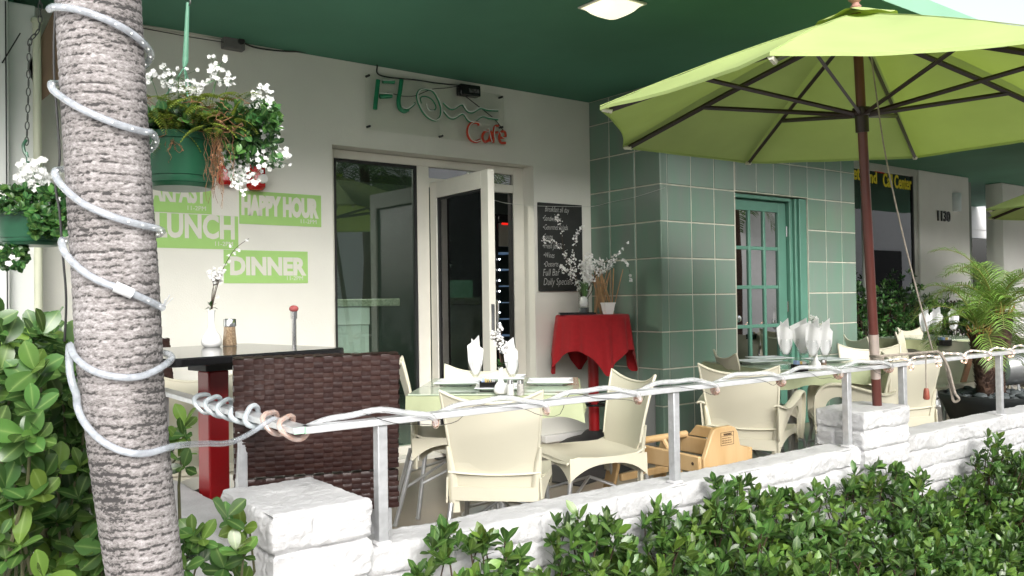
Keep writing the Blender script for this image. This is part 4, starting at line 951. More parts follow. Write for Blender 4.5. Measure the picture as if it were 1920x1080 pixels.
def make_stool(label):
    t = thing('woven_bar_stool', (0, 0, FL), label, 'bar stool', group='brown woven bar stools'); w = .31; mb = MB()
    zb, zt = .60, 1.045; ty = -.30; by = -.235
    def face(x0, x1, y0, y1, za, zb_, nr): pass
    core = MB(); core.shell(lambda u, v: ((2*u-1)*(w-.004), by+(ty-by)*v, zb+(zt-zb)*v), 2, 2, .048); core.box((-w+.004, by-.02, .44), (w-.004, .24, .585))
    up = Vector((0, ty-by, zt-zb)); L = up.length; up.normalize(); n_ = Vector((0, -up.z, up.y))
    weave(mb, Vector((w, by, zb))+n_*.025-up*0, (-1, 0, 0), up, n_, 2*w, L)
    weave(mb, Vector((-w, by, zb))-n_*.025, (1, 0, 0), up, -n_, 2*w, L)
    weave(mb, Vector((-w, ty, zt))+n_*.025, (1, 0, 0), -n_, up, 2*w, .05)
    for s in (-1, 1): weave(mb, Vector((s*w, by, zb))+n_*.025*(1 if s > 0 else -1), Vector((0, 0, 0))-n_*(1 if s > 0 else -1), up, (s, 0, 0), .05, L)
    mb.build('woven_back', M_wicker, t, ang=80)
    mb = MB()
    weave(mb, (w, by-.022, .44), (-1, 0, 0), (0, 0, 1), (0, -1, 0), 2*w, .145); weave(mb, (-w, .242, .44), (1, 0, 0), (0, 0, 1), (0, 1, 0), 2*w, .145)
    weave(mb, (-w, -.255, .587), (1, 0, 0), (0, 1, 0), (0, 0, 1), 2*w, .5); weave(mb, (w+.0, -.255, .44), (0, 1, 0), (0, 0, 1), (1, 0, 0), .5, .145); weave(mb, (-w, .242, .44), (0, -1, 0), (0, 0, 1), (-1, 0, 0), .5, .145)
    mb.build('woven_seat', M_wicker, t, ang=80); core.build('seat_core', M_wicker, t)
    for sx in (-1, 1):
        for sy_ in (-1, 1): MB().box((sx*(w-.045)-.02, (-.24 if sy_ < 0 else .20)-.015, 0), (sx*(w-.045)+.02, (-.24 if sy_ < 0 else .20)+.015, .44)).build('leg', M_post, t, bevel=.002)
    MB().box((-w+.066, .19, .16), (w-.066, .21, .18)).box((-w+.036, -.224, .161), (-w+.054, .184, .179)).box((w-.054, -.224, .161), (w-.036, .184, .179)).build('foot_rail', M_post, t)
    return t
random.seed(4)
st_ = make_stool('dark brown woven bar stool in front of the tall black table')
a = PZ(438, 673, FL+1.045); b = PZ(747, 663, FL+1.045); d = (b-a).normalized(); m_ = (a+b)/2; fc = Vector((-d.y, d.x, 0)); print('stool width', (b-a).length)
st_.location = (m_.x+fc.x*.31, m_.y+fc.y*.31, FL); st_.rotation_euler = (0, 0, math.atan2(d.y, d.x)); st_.scale = ((b-a).length/.62, 1, 1)
s2 = dup(st_, (-4.05, -.05, FL), R(200), 'dark brown woven bar stool behind the palm trunk and tall black table', 'brown woven bar stools')

# ================================================================== TALL BLACK TABLE
bt = thing('bar_table', (-4.03, -1.02, FL), 'tall table with glossy black top on a red square post', 'table', rz=R(12)); zt = 1.10-FL
top = MB(); n = 8; hw_ = .43; cr = .06; pts = []
for cx_, cy_, a0 in ((hw_-cr, hw_-cr, 0), (-hw_+cr, hw_-cr, 90), (-hw_+cr, -hw_+cr, 180), (hw_-cr, -hw_+cr, 270)):
    for k in range(7): a = R(a0+15*k); pts.append((cx_+cr*math.cos(a), cy_+cr*math.sin(a)))
N = len(pts); top.add([(x, y, zt-.035) for x, y in pts]+[(x, y, zt) for x, y in pts], [tuple(range(N-1, -1, -1)), tuple(range(N, 2*N))]+[(k, (k+1) % N, (k+1) % N+N, k+N) for k in range(N)])
top.build('table_top', M_black, bt, bevel=.006)
MB().box((-.16, -.16, zt-.055), (.16, .16, zt-.0355)).box((-.08, -.08, zt-.09), (.08, .08, zt-.055)).build('bracket', M_blackm, bt, bevel=.004)
MB().box((-.050, -.050, .03), (.050, .050, zt-.091)).build('post', M_redpost, bt, bevel=.008)
MB().lathe([(0, 0), (.27, 0), (.26, .02), (.1, .035), (0, .035)], 8).build('base', M_blackm, bt)
def bud_vase(loc, label, s=1., group='white bud vases on the tables'):
    t = thing('bud_vase', loc, label, 'vase', group=group)
    MB().lathe([(0, 0), (.028*s, 0), (.036*s, .008*s), (.038*s, .022*s), (.030*s, .045*s), (.016*s, .062*s), (.0115*s, .085*s), (.0115*s, .125*s), (.015*s, .138*s), (.012*s, .137*s), (.008*s, .12*s), (0, .11*s)], 28).build('vase', M_porc, t)
    return t
def spray(t, base, stems, m=M_petal, fr=.010, twig=M_twig, blob=.05, nb=34, leaves=True):
    fm = MB(); tm = MB(); lmn = MB()
    for (tip, rad, cnt) in stems:
        tip = Vector(tip); base_ = Vector(base); m1 = base_.lerp(tip, .5)+Vector((rnd(-.01, .01), rnd(-.01, .01), .01)); P = smoothpath([base_, m1, tip], 6); tm.tube(P, [.0022*(1-.6*i/(len(P)-1)) for i in range(len(P))], 5)
        for k in range(cnt):
            v_ = rv(rad*rnd(.2, 1)**.5); q = tip+Vector((v_.x, v_.y, v_.z*1.15)); tm.tube([P[len(P)*2//3], q], .0006, 3, cap=False); flower(fm, q, (v_+rv(.02)+Vector((0, 0, .02)))+(CAM-q).normalized()*.02, fr*rnd(.7, 1.25))
        if leaves: rosette(lmn, base_+Vector((0, 0, .012)), (rnd(-.3, .3), rnd(-.3, .3), 1), 4, .04, .016, (.6, 1.2), .5)
    place(t, fm.build('blossoms', m)); place(t, tm.build('stems', twig))
    if leaves: place(t, lmn.build('leaves', M_leafD))
def on(px, py, z): p = PZ(px, py, z); return (p.x, p.y, z)
random.seed(8)
L0 = on(397, 650, 1.101); t_ = bud_vase(L0, 'white bud vase with white blossom twig on the tall black table', 1.28)
k_ = PD(397, 580, (Vector(L0)-CAM).dot(_fw))
def near(px, py, ref, dz=0): return PD(px, py, (Vector(ref)-CAM).dot(_fw)+dz)
spray(t_, near(396, 578, L0), [(near(407, 520, L0), .030, 60), (near(398, 512, L0, .02), .026, 45), (near(415, 508, L0), .02, 30)], fr=.0075)
tw_ = MB(); P = smoothpath([near(397, 580, L0), near(405, 545, L0), near(418, 505, L0), near(440, 468, L0), near(467, 447, L0)], 6); tw_.tube(P, [.0028*(1-.7*i/(len(P)-1)) for i in range(len(P))], 6); place(t_, tw_.build('twig', M_twig))
fm = MB()
for (a, b) in ((433, 462), (445, 467), (440, 475), (428, 480), (463, 452), (430, 490), (408, 556), (447, 470), (422, 497)):
    for _ in range(4): flower(fm, near(a+rnd(-2, 2), b+rnd(-2, 2), L0), rv()+(CAM-Vector(L0)).normalized()*.7, .0075)
place(t_, fm.build('twig_blossoms', M_petal))
L1_ = on(431, 648, 1.101); t_ = thing('cheese_shaker', L1_, 'steel topped glass shaker full of brown flakes beside the vase on the tall black table', 'shaker')
MB().lathe([(0, 0), (.034, 0), (.036, .004), (.029, .085), (.0285, .095), (0, .095)], 8).build('glass_body', M_spice, t_, bevel=.002)
MB().lathe([(0, .095), (.031, .095), (.031, .128), (.028, .132), (0, .132)], 24).build('lid', M_chrome, t_)
a = PD(551, 640, 4.9); b = PD(551, 588, 4.9)
t_ = thing('rod_with_red_knob', (a.x, a.y, FL), 'thin metal rod topped with a red knob standing behind the tall black table', 'rod')
place(t_, MB().tube([(a.x, a.y, FL), (b.x, b.y, b.z)], .013, 10).tube([(b.x, b.y, b.z-.03), (b.x, b.y, b.z+.012)], .018, 10).build('rod', M_chrome))
place(t_, MB().sphere((b.x, b.y, b.z+.028), .027, 12, 8, (1, 1, .75)).build('knob', mat('dull_red', (.35, .08, .08), .7, bump=.4, bs=80)))
place(t_, MB().lathe([(0, 0), (.09, 0), (.08, .02), (0, .03)], 16, W(a.x, a.y, FL)).build('foot', M_blackm))
# ================================================================== DINING TABLES
def dining_table(c, rz, size, label, group='dining tables under green cloths'):
    h = size/2; tz = .745
    t = thing('dining_table', (c[0], c[1], FL), label, 'table', rz=rz, group=group)
    MB().tube([(0, 0, .03), (0, 0, tz-.03)], .035, 14).lathe([(0, 0), (.24, 0), (.23, .018), (.05, .045), (0, .045)], 20).build('pedestal', M_leg, t)
    MB().box((-h+.02, -h+.02, tz-.03), (h-.02, h-.02, tz-.002)).build('table_board', M_offw, t)
    hc = h+.012; mb = MB()
    mb.grid(lambda u, v: ((2*u-1)*hc, (2*v-1)*hc, tz), 6, 6)
    per = []
    for k in range(4):
        for i in range(24):
            s = -1+2*i/24; x, y = ((s, -1), (1, s), (-s, 1), (-1, -s))[k]; per.append((x, y, k*24+i, abs(s)))
    N = len(per); nz = 6; ph = rnd(0, 6)
    for (x, y, i, s) in per:
        drop = .105+.035*(s**4)+.008*math.sin(i*.9+ph)
        for j in range(nz+1):
            v = j/nz; fl_ = v*(.012+.012*math.sin(i*1.25+ph)+.006*math.sin(i*2.9))+.004*v
            r_ = math.hypot(x, y); mb.v.append((x*hc+x/r_*fl_, y*hc+y/r_*fl_, tz-drop*v))
    b0 = 49
    mb.f += [(b0+i*(nz+1)+j, b0+((i+1) % N)*(nz+1)+j, b0+((i+1) % N)*(nz+1)+j+1, b0+i*(nz+1)+j+1) for i in range(N) for j in range(nz)]
    cl = mb.build('tablecloth', M_cloth, t, ang=70); cl['label'] = 'lime green tablecloth'
    MB().box((-h-.004, -h-.004, tz+.002), (h+.004, h+.004, tz+.010)).build('glass_top', M_glass_top, t, bevel=.002)
    return t
TZ = FL+.7565
def plate(x, y, rz, label):
    t = thing('square_plate', (x, y, TZ), label, 'plate', rz=rz, group='square white plates')
    def f(u, v):
        a, b = 2*u-1, 2*v-1; m = max(abs(a), abs(b)); return (a*.13, b*.13, .006+.016*max(0, (m-.62)/.38)**1.2)
    MB().shell(f, 14, 14, .004).box((-.07, -.07, 0), (.07, .07, .005)).build('plate', M_plate, t)
    return t
def wineglass(x, y, label, lean=0, nap=0, h=1.0, group='wine glasses with folded napkins'):
    t = thing('wine_glass', (x, y, TZ), label, 'wine glass', rz=rnd(0, 6), group=group)
    MB().lathe([(0, .003), (.028, .002), (.030, .0), (.029, .004), (.008, .009), (.004, .016), (.0038, .07), (.006, .08), (.018, .09), (.032, .112), (.036, .135), (.034, .160), (.0295, .182), (.0275, .182), (.032, .160), (.034, .135), (.030, .113), (.017, .093), (.004, .083), (0, .082)], 24).build('glass', G_clear, t)
    mb = MB(); wd = rnd(.030, .036); tl = rnd(.24, .27)
    for k, (dx, tilt) in enumerate(((-.004, .10), (.005, -.08))):
        top = tl+(.018 if k else 0); an = lean+tilt
        def f(u, v):
            s = 2*u-1; z = .098+(top-.098)*v + (.028*s*(1 if k else -1)*v if nap == 0 else .05*(u-.2)*v*v)
            w = (.012+(wd-.012)*min(1, v*2.4)**.8)*(1.0 if nap == 0 else (1+.5*v))
            return (s*w+math.sin(an)*(z-.1)*.7, dx+.007*math.cos(s*3)*(1 if k else -1)*(.4+v)+.002*math.sin(v*9), z)
        mb.shell(f, 8, 10, .0022)
    mb.build('napkin', M_napkin, t, ang=60); return t
def face_cam(o): d = CAM-o.location; o.rotation_euler[2] = math.atan2(d.y, d.x)+math.pi/2+rnd(-.4, .4)
def caddy(x, y, label, rz=0):
    t = thing('sugar_caddy', (x, y, TZ), label, 'sugar caddy', rz=rz, group='black sugar caddies')
    MB().box((-.045, -.030, 0), (.045, .030, .004)).box((-.045, -.030, .004), (-.042, .030, .05)).box((.042, -.030, .004), (.045, .030, .05)).box((-.042, -.030, .004), (.042, -.027, .05)).box((-.042, .027, .004), (.042, .030, .05)).build('holder', M_black, t, bevel=.001)
    for k, m in ((0, M_pack1), (1, M_pack2), (2, M_napkin)):
        mb = MB()
        for i in range(4): x_ = -.036+.026*k+.006*i; a = rnd(-.12, .12); mb.box((x_, -.022, .006), (x_+.0035, .022, .066+rnd(-.004, .006)), Matrix.Rotation(a, 4, 'Y'))
        mb.build('packets', m, t)
    return t
# near table
A_ = R(-41); s1 = .90; C1 = Vector((-2.36, -.93))
dining_table(C1, A_, s1, 'near dining table with lime cloth and glass top behind the railing')
ex = Vector((math.cos(A_), math.sin(A_))); ey = Vector((-ex.y, ex.x))
for (u, v, lab) in ((-.24, .02, 'square white plate on the left side of the near table'), (.02, -.27, 'square white plate nearest the railing on the near table'), (.29, .02, 'square white plate on the right side of the near table'), (-.0, .27, 'square white plate on the far side of the near table')):
    p = C1+ex*u+ey*v; plate(p.x, p.y, A_+rnd(-.05, .05), lab)
random.seed(12)
p = on(892, 737, TZ); g = wineglass(p[0], p[1], 'left wine glass with a napkin on the near table'); face_cam(g)
p = on(961, 737, TZ); g = wineglass(p[0], p[1], 'right wine glass with a napkin on the near table, right of the flowers', lean=-.1, nap=0); face_cam(g)
p = on(974, 730, TZ)
p = on(915, 733, TZ); caddy(p[0], p[1], 'black sugar caddy with packets beside the vase on the near table', A_+.1)
p = on(939, 738, TZ); t_ = bud_vase(p, 'white bud vase with small white blossoms on the near table', 1.0)
spray(t_, near(939, 688, p), [(near(936, 640, p), .032, 60), (near(926, 628, p, .02), .026, 40), (near(945, 655, p), .030, 45), (near(938, 615, p), .02, 24)], fr=.007)
def shaker(loc, label, m, grp):
    t = thing('shaker', loc, label, 'shaker', group=grp)
    MB().lathe([(0, 0), (.019, 0), (.020, .004), (.0175, .06), (0, .06)], 10).build('body', m, t); MB().lathe([(0, .06), (.0185, .06), (.017, .078), (0, .082)], 16).build('lid', M_chrome, t)
shaker(on(957, 741, TZ), 'clear glass salt shaker on the near table, left of its pair', mat('salt_glass', (.7, .7, .68), .1, alpha=.75), 'salt and pepper shakers')
shaker(on(976, 741, TZ), 'clear glass pepper shaker on the near table, right of its pair', mat('pepper_glass', (.55, .53, .5), .1, alpha=.75, var=.4, vs=90), 'salt and pepper shakers')
# middle table
A2 = R(-20); C2 = Vector((.12, -1.16)); dining_table(C2, A2, .92, 'middle dining table with lime cloth in front of the green door')
ex = Vector((math.cos(A2), math.sin(A2))); ey = Vector((-ex.y, ex.x))
for (u, v, lab) in ((-.27, .05, 'square white plate at the left end of the middle table'), (.0, .28, 'square white plate at the far edge of the middle table'), (.27, -.05, 'square white plate at the right end of the middle table')):
    p = C2+ex*u+ey*v; plate(p.x, p.y, A2+rnd(-.05, .05), lab)
for (a, b, lab, ln, np_) in ((1474, 697, 'leftmost of four napkin glasses on the middle table', -.05, 0), (1506, 695, 'second napkin glass from the left on the middle table, its napkin pointed', -.12, 1), (1524, 700, 'third napkin glass from the left on the middle table in front of the flowers', .08, 0), (1548, 699, 'rightmost of four napkin glasses on the middle table', .05, 0)):
    p = on(a, b, TZ); g = wineglass(p[0], p[1], lab, lean=ln, nap=np_); face_cam(g); g.scale = (1.15, 1.15, 1.15)
p = on(1499, 697, TZ); caddy(p[0], p[1], 'black sugar caddy on the middle table', A2)
p = on(1530, 693, TZ); t_ = bud_vase(p, 'white bud vase behind the napkin glasses on the middle table', 1.0)
spray(t_, near(1529, 655, p), [(near(1520, 615, p), .035, 45), (near(1542, 618, p), .045, 50), (near(1525, 598, p), .025, 20)], fr=.010)
shaker(on(1545, 697, TZ), 'brown spice shaker on the middle table', M_soilbrown, None)
# far table
A3 = R(-14); C3 = Vector((4.3, -.12)); t3 = dining_table(C3, A3, .95, 'far dining table with lime cloth behind the umbrella cord')
for (a, b, lab) in ((1735, 645, 'leftmost napkin glass on the far table'), (1757, 645, 'middle napkin glass on the far table'), (1789, 640, 'rightmost napkin glass on the far table')):
    p = on(a, b, TZ); g = wineglass(p[0], p[1], lab); face_cam(g); g.scale = (1.3, 1.3, 1.25)
p = on(1770, 648, TZ); c_ = caddy(p[0], p[1], 'black sugar caddy on the far table', A3); c_.scale = (1.3, 1.3, 1.1)
# ================================================================== CORNER TABLE UNDER THE RED CLOTH
RC = Vector((-.36, .46)); rt_ = thing('corner_bar_table', (RC.x, RC.y, FL), 'tall round table under a red cloth in the corner by the dark tiles', 'table', rz=R(10))
h = 1.105-FL+.065
MB().tube([(0, 0, .06), (0, 0, h-.03)], .046, 16).build('post', M_redpost, rt_)
MB().lathe([(0, 0), (.30, 0), (.30, .03), (.24, .05), (.12, .085), (.075, .13), (0, .13)], 8).build('base', M_blackm, rt_, bevel=.004)
MB().tube([(.20*math.cos(a*.2618), .20*math.sin(a*.2618), .36) for a in range(24)], .010, 8, closed=True).box((-.19, -.008, .354), (.19, .008, .366)).box((-.008, -.19, .3535), (.008, .19, .3655)).build('foot_ring', M_black, rt_)
MB().lathe([(0, h-.03), (.287, h-.03), (.290, h-.004), (0, h-.004)], 40).build('table_top', M_blackm, rt_)
mb = MB(); NA_ = 144; NR = 30; HS = .60
v = [(0, 0, h)]; f = []
for i in range(1, NR+1):
    for k in range(NA_):
        a = 2*math.pi*k/NA_; L = HS/max(abs(math.cos(a)), abs(math.sin(a))); L = min(L, HS*1.34); d = L*i/NR; r0 = .294
        fold = math.sin(a*13+.6)*.6+math.sin(a*7+2)*.35+.3*math.sin(a*21)
        if d <= r0: x = d; z = h+.001
        else:
            s = d-r0; bendr = .018; x = r0+bendr*math.sin(min(1, s/bendr)*1.4)+s*.10+fold*.020*min(1, s/.10)*(.5+s*2.2); z = h-max(0, s-.006)*.98
        v.append((x*math.cos(a), x*math.sin(a), z))
f += [(0, 1+k, 1+(k+1) % NA_) for k in range(NA_)]
for i in range(NR-1):
    for k in range(NA_): a = 1+i*NA_+k; b = 1+i*NA_+(k+1) % NA_; f.append((a, a+NA_, b+NA_, b))
mb.add(v, f, Matrix.Rotation(R(22), 4, 'Z')); cl = mb.build('red_cloth', M_redcloth, ang=80)
cl.location = (RC.x, RC.y, FL); cl.name = 'red_tablecloth'; tag(cl, 'red cloth hanging in pointed folds over the tall corner table', 'tablecloth')
cz = FL+h+.002; rD = (Vector((RC.x, RC.y, cz))-CAM).dot(_fw)
def rp(px, py, dd=0): return PD(px, py, rD+dd)
q = rp(1082, 583, -.10); t_ = thing('menu_tray', (q.x, q.y, cz), 'flat black tray lying on the red cloth', 'tray', rz=R(-35)); MB().box((-.15, -.075, .001), (.15, .075, .012)).box((-.15, -.075, .012), (.15, -.069, .018)).box((-.15, .069, .0121), (.15, .075, .018)).build('tray', M_black, t_, bevel=.002)
v0 = rp(1095, 580, .0); vz = cz+.003; t_ = thing('branch_vase', (v0.x, v0.y, vz), 'tall glass vase of white blossom branches on the red cloth', 'vase')
place(t_, MB(W(v0.x, v0.y, vz)).lathe([(0, 0), (.042, 0), (.044, .01), (.05, .28), (.047, .28), (.041, .012), (0, .010)], 24).build('vase', G_clear))
place(t_, MB(W(v0.x, v0.y, vz)).lathe([(0, .011), (.040, .012), (.0415, .055), (0, .055)], 20).build('pebbles', M_stone))
place(t_, MB(W(v0.x, v0.y, vz)).lathe([(0, .06), (.03, .065), (.040, .09), (.030, .13), (.018, .15), (0, .15)], 10, fn=lambda t, z: 1+.2*math.sin(t*5)).build('white_bloom', M_porc))
lm2 = MB(); random.seed(6)
for k in range(14): leaf(lm2, (v0.x, v0.y, vz+.08), (rnd(-.25, .25), rnd(-.25, .25), 1), rv(), .2, .03, .1)
place(t_, lm2.build('leaves', M_leafS))
fm = MB(); tm = MB(); b0 = Vector((v0.x, v0.y, vz+.1))
def branch(P, n, r, fr, cnt=3):
    P = smoothpath([b0]+[rp(*p) for p in P], 6); tm.tube(P, [.0035*(1-.75*i/(len(P)-1)) for i in range(len(P))], 5)
    for k in range(n):
        i = rnd(.40, 1)*(len(P)-1); q = P[int(i)]
        for _ in range(cnt):
            w_ = q+rv(rnd(.2, 1)*r); flower(fm, w_, rv()+(CAM-q).normalized()*.6, fr*rnd(.7, 1.2))
branch([(1110, 545), (1120, 500), (1145, 485), (1165, 470), (1177, 452)], 10, .012, .012)
branch([(1105, 540), (1108, 505), (1130, 488)], 42, .055, .012, 5)
branch([(1100, 540), (1095, 500), (1108, 480)], 38, .055, .012, 5)
branch([(1090, 545), (1070, 515), (1050, 500)], 26, .035, .011, 4)
branch([(1085, 540), (1068, 490), (1040, 455), (1015, 450)], 30, .03, .009)
branch([(1085, 540), (1075, 480), (1082, 440), (1092, 425)], 34, .03, .009)
branch([(1085, 540), (1060, 480), (1050, 420), (1042, 405)], 22, .03, .008)
branch([(1120, 505), (1160, 485), (1178, 500), (1183, 530)], 16, .012, .012)
branch([(1115, 520), (1140, 500), (1150, 490)], 22, .04, .012, 4)
place(t_, fm.build('blossoms', M_petal)); place(t_, tm.build('branches', M_twig))
q = rp(1128, 578, .06); t_ = thing('bamboo_sticks', (q.x, q.y, cz), 'bundle of bamboo sticks leaning upright on the red cloth', 'sticks'); mb = MB()
for k in range(26):
    a = rp(1115+rnd(-4, 36), 583, rnd(-.03, .09)); a.z = cz+.002; b = rp(1112+rnd(-6, 40), rnd(500, 520), rnd(0, .1)); mb.tube([a, b], rnd(.0035, .006), 6)
a = rp(1148, 575, .02); a.z = cz+.002; mb.tube([a, rp(1168, 505, .02)], .004, 6)
place(t_, mb.build('sticks', M_stick))
q = rp(1140, 580, -.10); t_ = thing('white_pot', (q.x, q.y, cz), 'small square white pot on the red cloth in front of the bamboo sticks', 'pot', rz=R(-20))
MB().lathe([(0, 0), (.045, 0), (.066, .088), (.070, .088), (.070, .098), (.060, .098), (.055, .03), (0, .03)], 4, Matrix.Rotation(R(45), 4, 'Z')).build('pot', M_porc, t_, smooth=False, bevel=.003)
# bin, mats
b_ = thing('waste_bin', (.0, 0, FL), 'grey plastic bin standing against the dark tiles behind the chair', 'bin'); a = PD(1207, 825, 6.75); b_.location = (-.17, .13, FL)
MB().box((-.12, -.10, 0), (.12, .10, .50)).build('body', M_greybin, b_, bevel=.02); MB().box((-.13, -.11, .5005), (.13, .11, .53)).build('lid', M_greybin, b_, bevel=.01)
def mat_(cx, cy, a, b, rz, label):
    t = thing('floor_mat', (cx, cy, FL), label, 'mat', rz=rz, group='black floor mats'); MB().box((-a, -b, .001), (a, b, .012)).build('mat', M_blackm, t, bevel=.004)
p = PZ(790, 805, FL); mat_(-1.25, .55, .48, .27, 0, 'black floor mat in front of the open glass door')
p = PZ(1085, 885, FL); mat_(p.x, p.y, .40, .28, R(15), 'black floor mat under the right chair of the near table')
# ================================================================== WOODEN HIGHCHAIR
hx, hy = -1.93, -2.0; hc_ = thing('highchair', (hx+.2, hy+.25, FL), 'light wooden highchair with a shaped back panel just behind the railing', 'highchair')
z1 = .50
def board(pts, x, th, M_=None):   # polygon in yz, thickness along x
    mb = MB(); mb.add([(x, y, z) for y, z in pts]+[(x+th, y, z) for y, z in pts], [tuple(range(len(pts)-1, -1, -1)), tuple(range(len(pts), 2*len(pts)))]+[(i, (i+1) % len(pts), (i+1) % len(pts)+len(pts), i+len(pts)) for i in range(len(pts))]); return mb
for sx in (0, 1):
    X = hx-.0 + sx*.41
    mb = MB(); th = .024
    for poly in ([(-2.03, z1-.085), (-2.03, z1), (-1.46, z1+.015), (-1.40, z1-.01), (-1.42, z1-.085)],):
        mb.add(board(poly, X, th).v, board(poly, X, th).f)
    q = board([(-1.46, z1-.086), (-1.385, z1-.03), (-1.27, FL), (-1.35, FL)], X+.001, th-.002); mb.add(q.v, q.f)
    q = board([(-2.035, z1-.086), (-1.975, z1-.086), (-2.02, FL), (-2.09, FL)], X+.001, th-.002); mb.add(q.v, q.f)
    place(hc_, mb.build('side_frame', M_wood, bevel=.006))
    sc_ = MB()
    for (y, z) in ((-1.49, z1-.035), (-1.99, z1-.04)): sc_.tube([(X-.0015, y, z), (X+.002, y, z)], .0085, 12)
    place(hc_, sc_.build('bolts', M_twig))
bpoly = [(.02, .30), (.02, .485), (.035, .50), (.085, .59), (.11, .622), (.15, .632), (.26, .632), (.30, .62), (.325, .59), (.345, .52), (.42, .50), (.44, .47), (.45, .30)]
mb = MB(); mb.prism([(hx+.0245+a*.9, z) for a, z in bpoly], hy-.028, hy-.002)
place(hc_, mb.build('back_panel', M_wood, 'x' and None, bevel=.005))
place(hc_, MB().tube([(hx+.02, -1.58, z1+.02), (hx+.415, -1.58, z1+.02)], .02, 12).tube([(hx+.22, -1.58, z1+.02), (hx+.22, -1.74, .3)], .014, 8).build('front_bar', M_wood))
place(hc_, MB().box((hx+.0245, -1.99, .29), (hx+.409, -1.66, .31)).build('seat', M_wood, bevel=.004))
place(hc_, board([(-1.80, z1+.016), (-1.80, z1+.075), (-1.66, z1+.08), (-1.60, z1+.0165)], hx+.41, .022).build('arm_block', M_wood, bevel=.005))
place(hc_, board([(-1.80, z1+.016), (-1.80, z1+.075), (-1.66, z1+.08), (-1.60, z1+.0165)], hx+.001, .022).build('arm_block', M_wood, bevel=.005)) if False else None
for z in (.12, .3): place(hc_, MB().box((hx+.025, -1.40 if z < .2 else -1.45, z-.02), (hx+.409, -1.378 if z < .2 else -1.428, z+.02)).build('cross_bar', M_wood, bevel=.004))
lx, lz = hx+.175, .60; lab_ = MB()
yb = hy-.0292
for (a, b, c_, d_) in ((0, 0, .105, .0022), (0, -.066, .105, .0022), (0, -.066, .0022, .068), (.103, -.066, .0022, .068), (.0, -.020, .105, .0015)): lab_.box((lx+a, yb, lz+b), (lx+a+c_, yb+.001, lz+b+d_))
place(hc_, lab_.build('warning_label', M_twig, smooth=False))
text('WARNING', .017, M_twig, wallM(lx+.022, yb-.0003, lz-.016), hc_, 'label_lettering', ext=.0003, bold=.0005, sx=.8)
for k in range(3): text('NEVER LEAVE CHILD ALONE'[: 20+k], .0085, M_twig, wallM(lx+.008, yb-.0003, lz-.032-.012*k), hc_, 'label_lettering', ext=.0002, sx=.8)
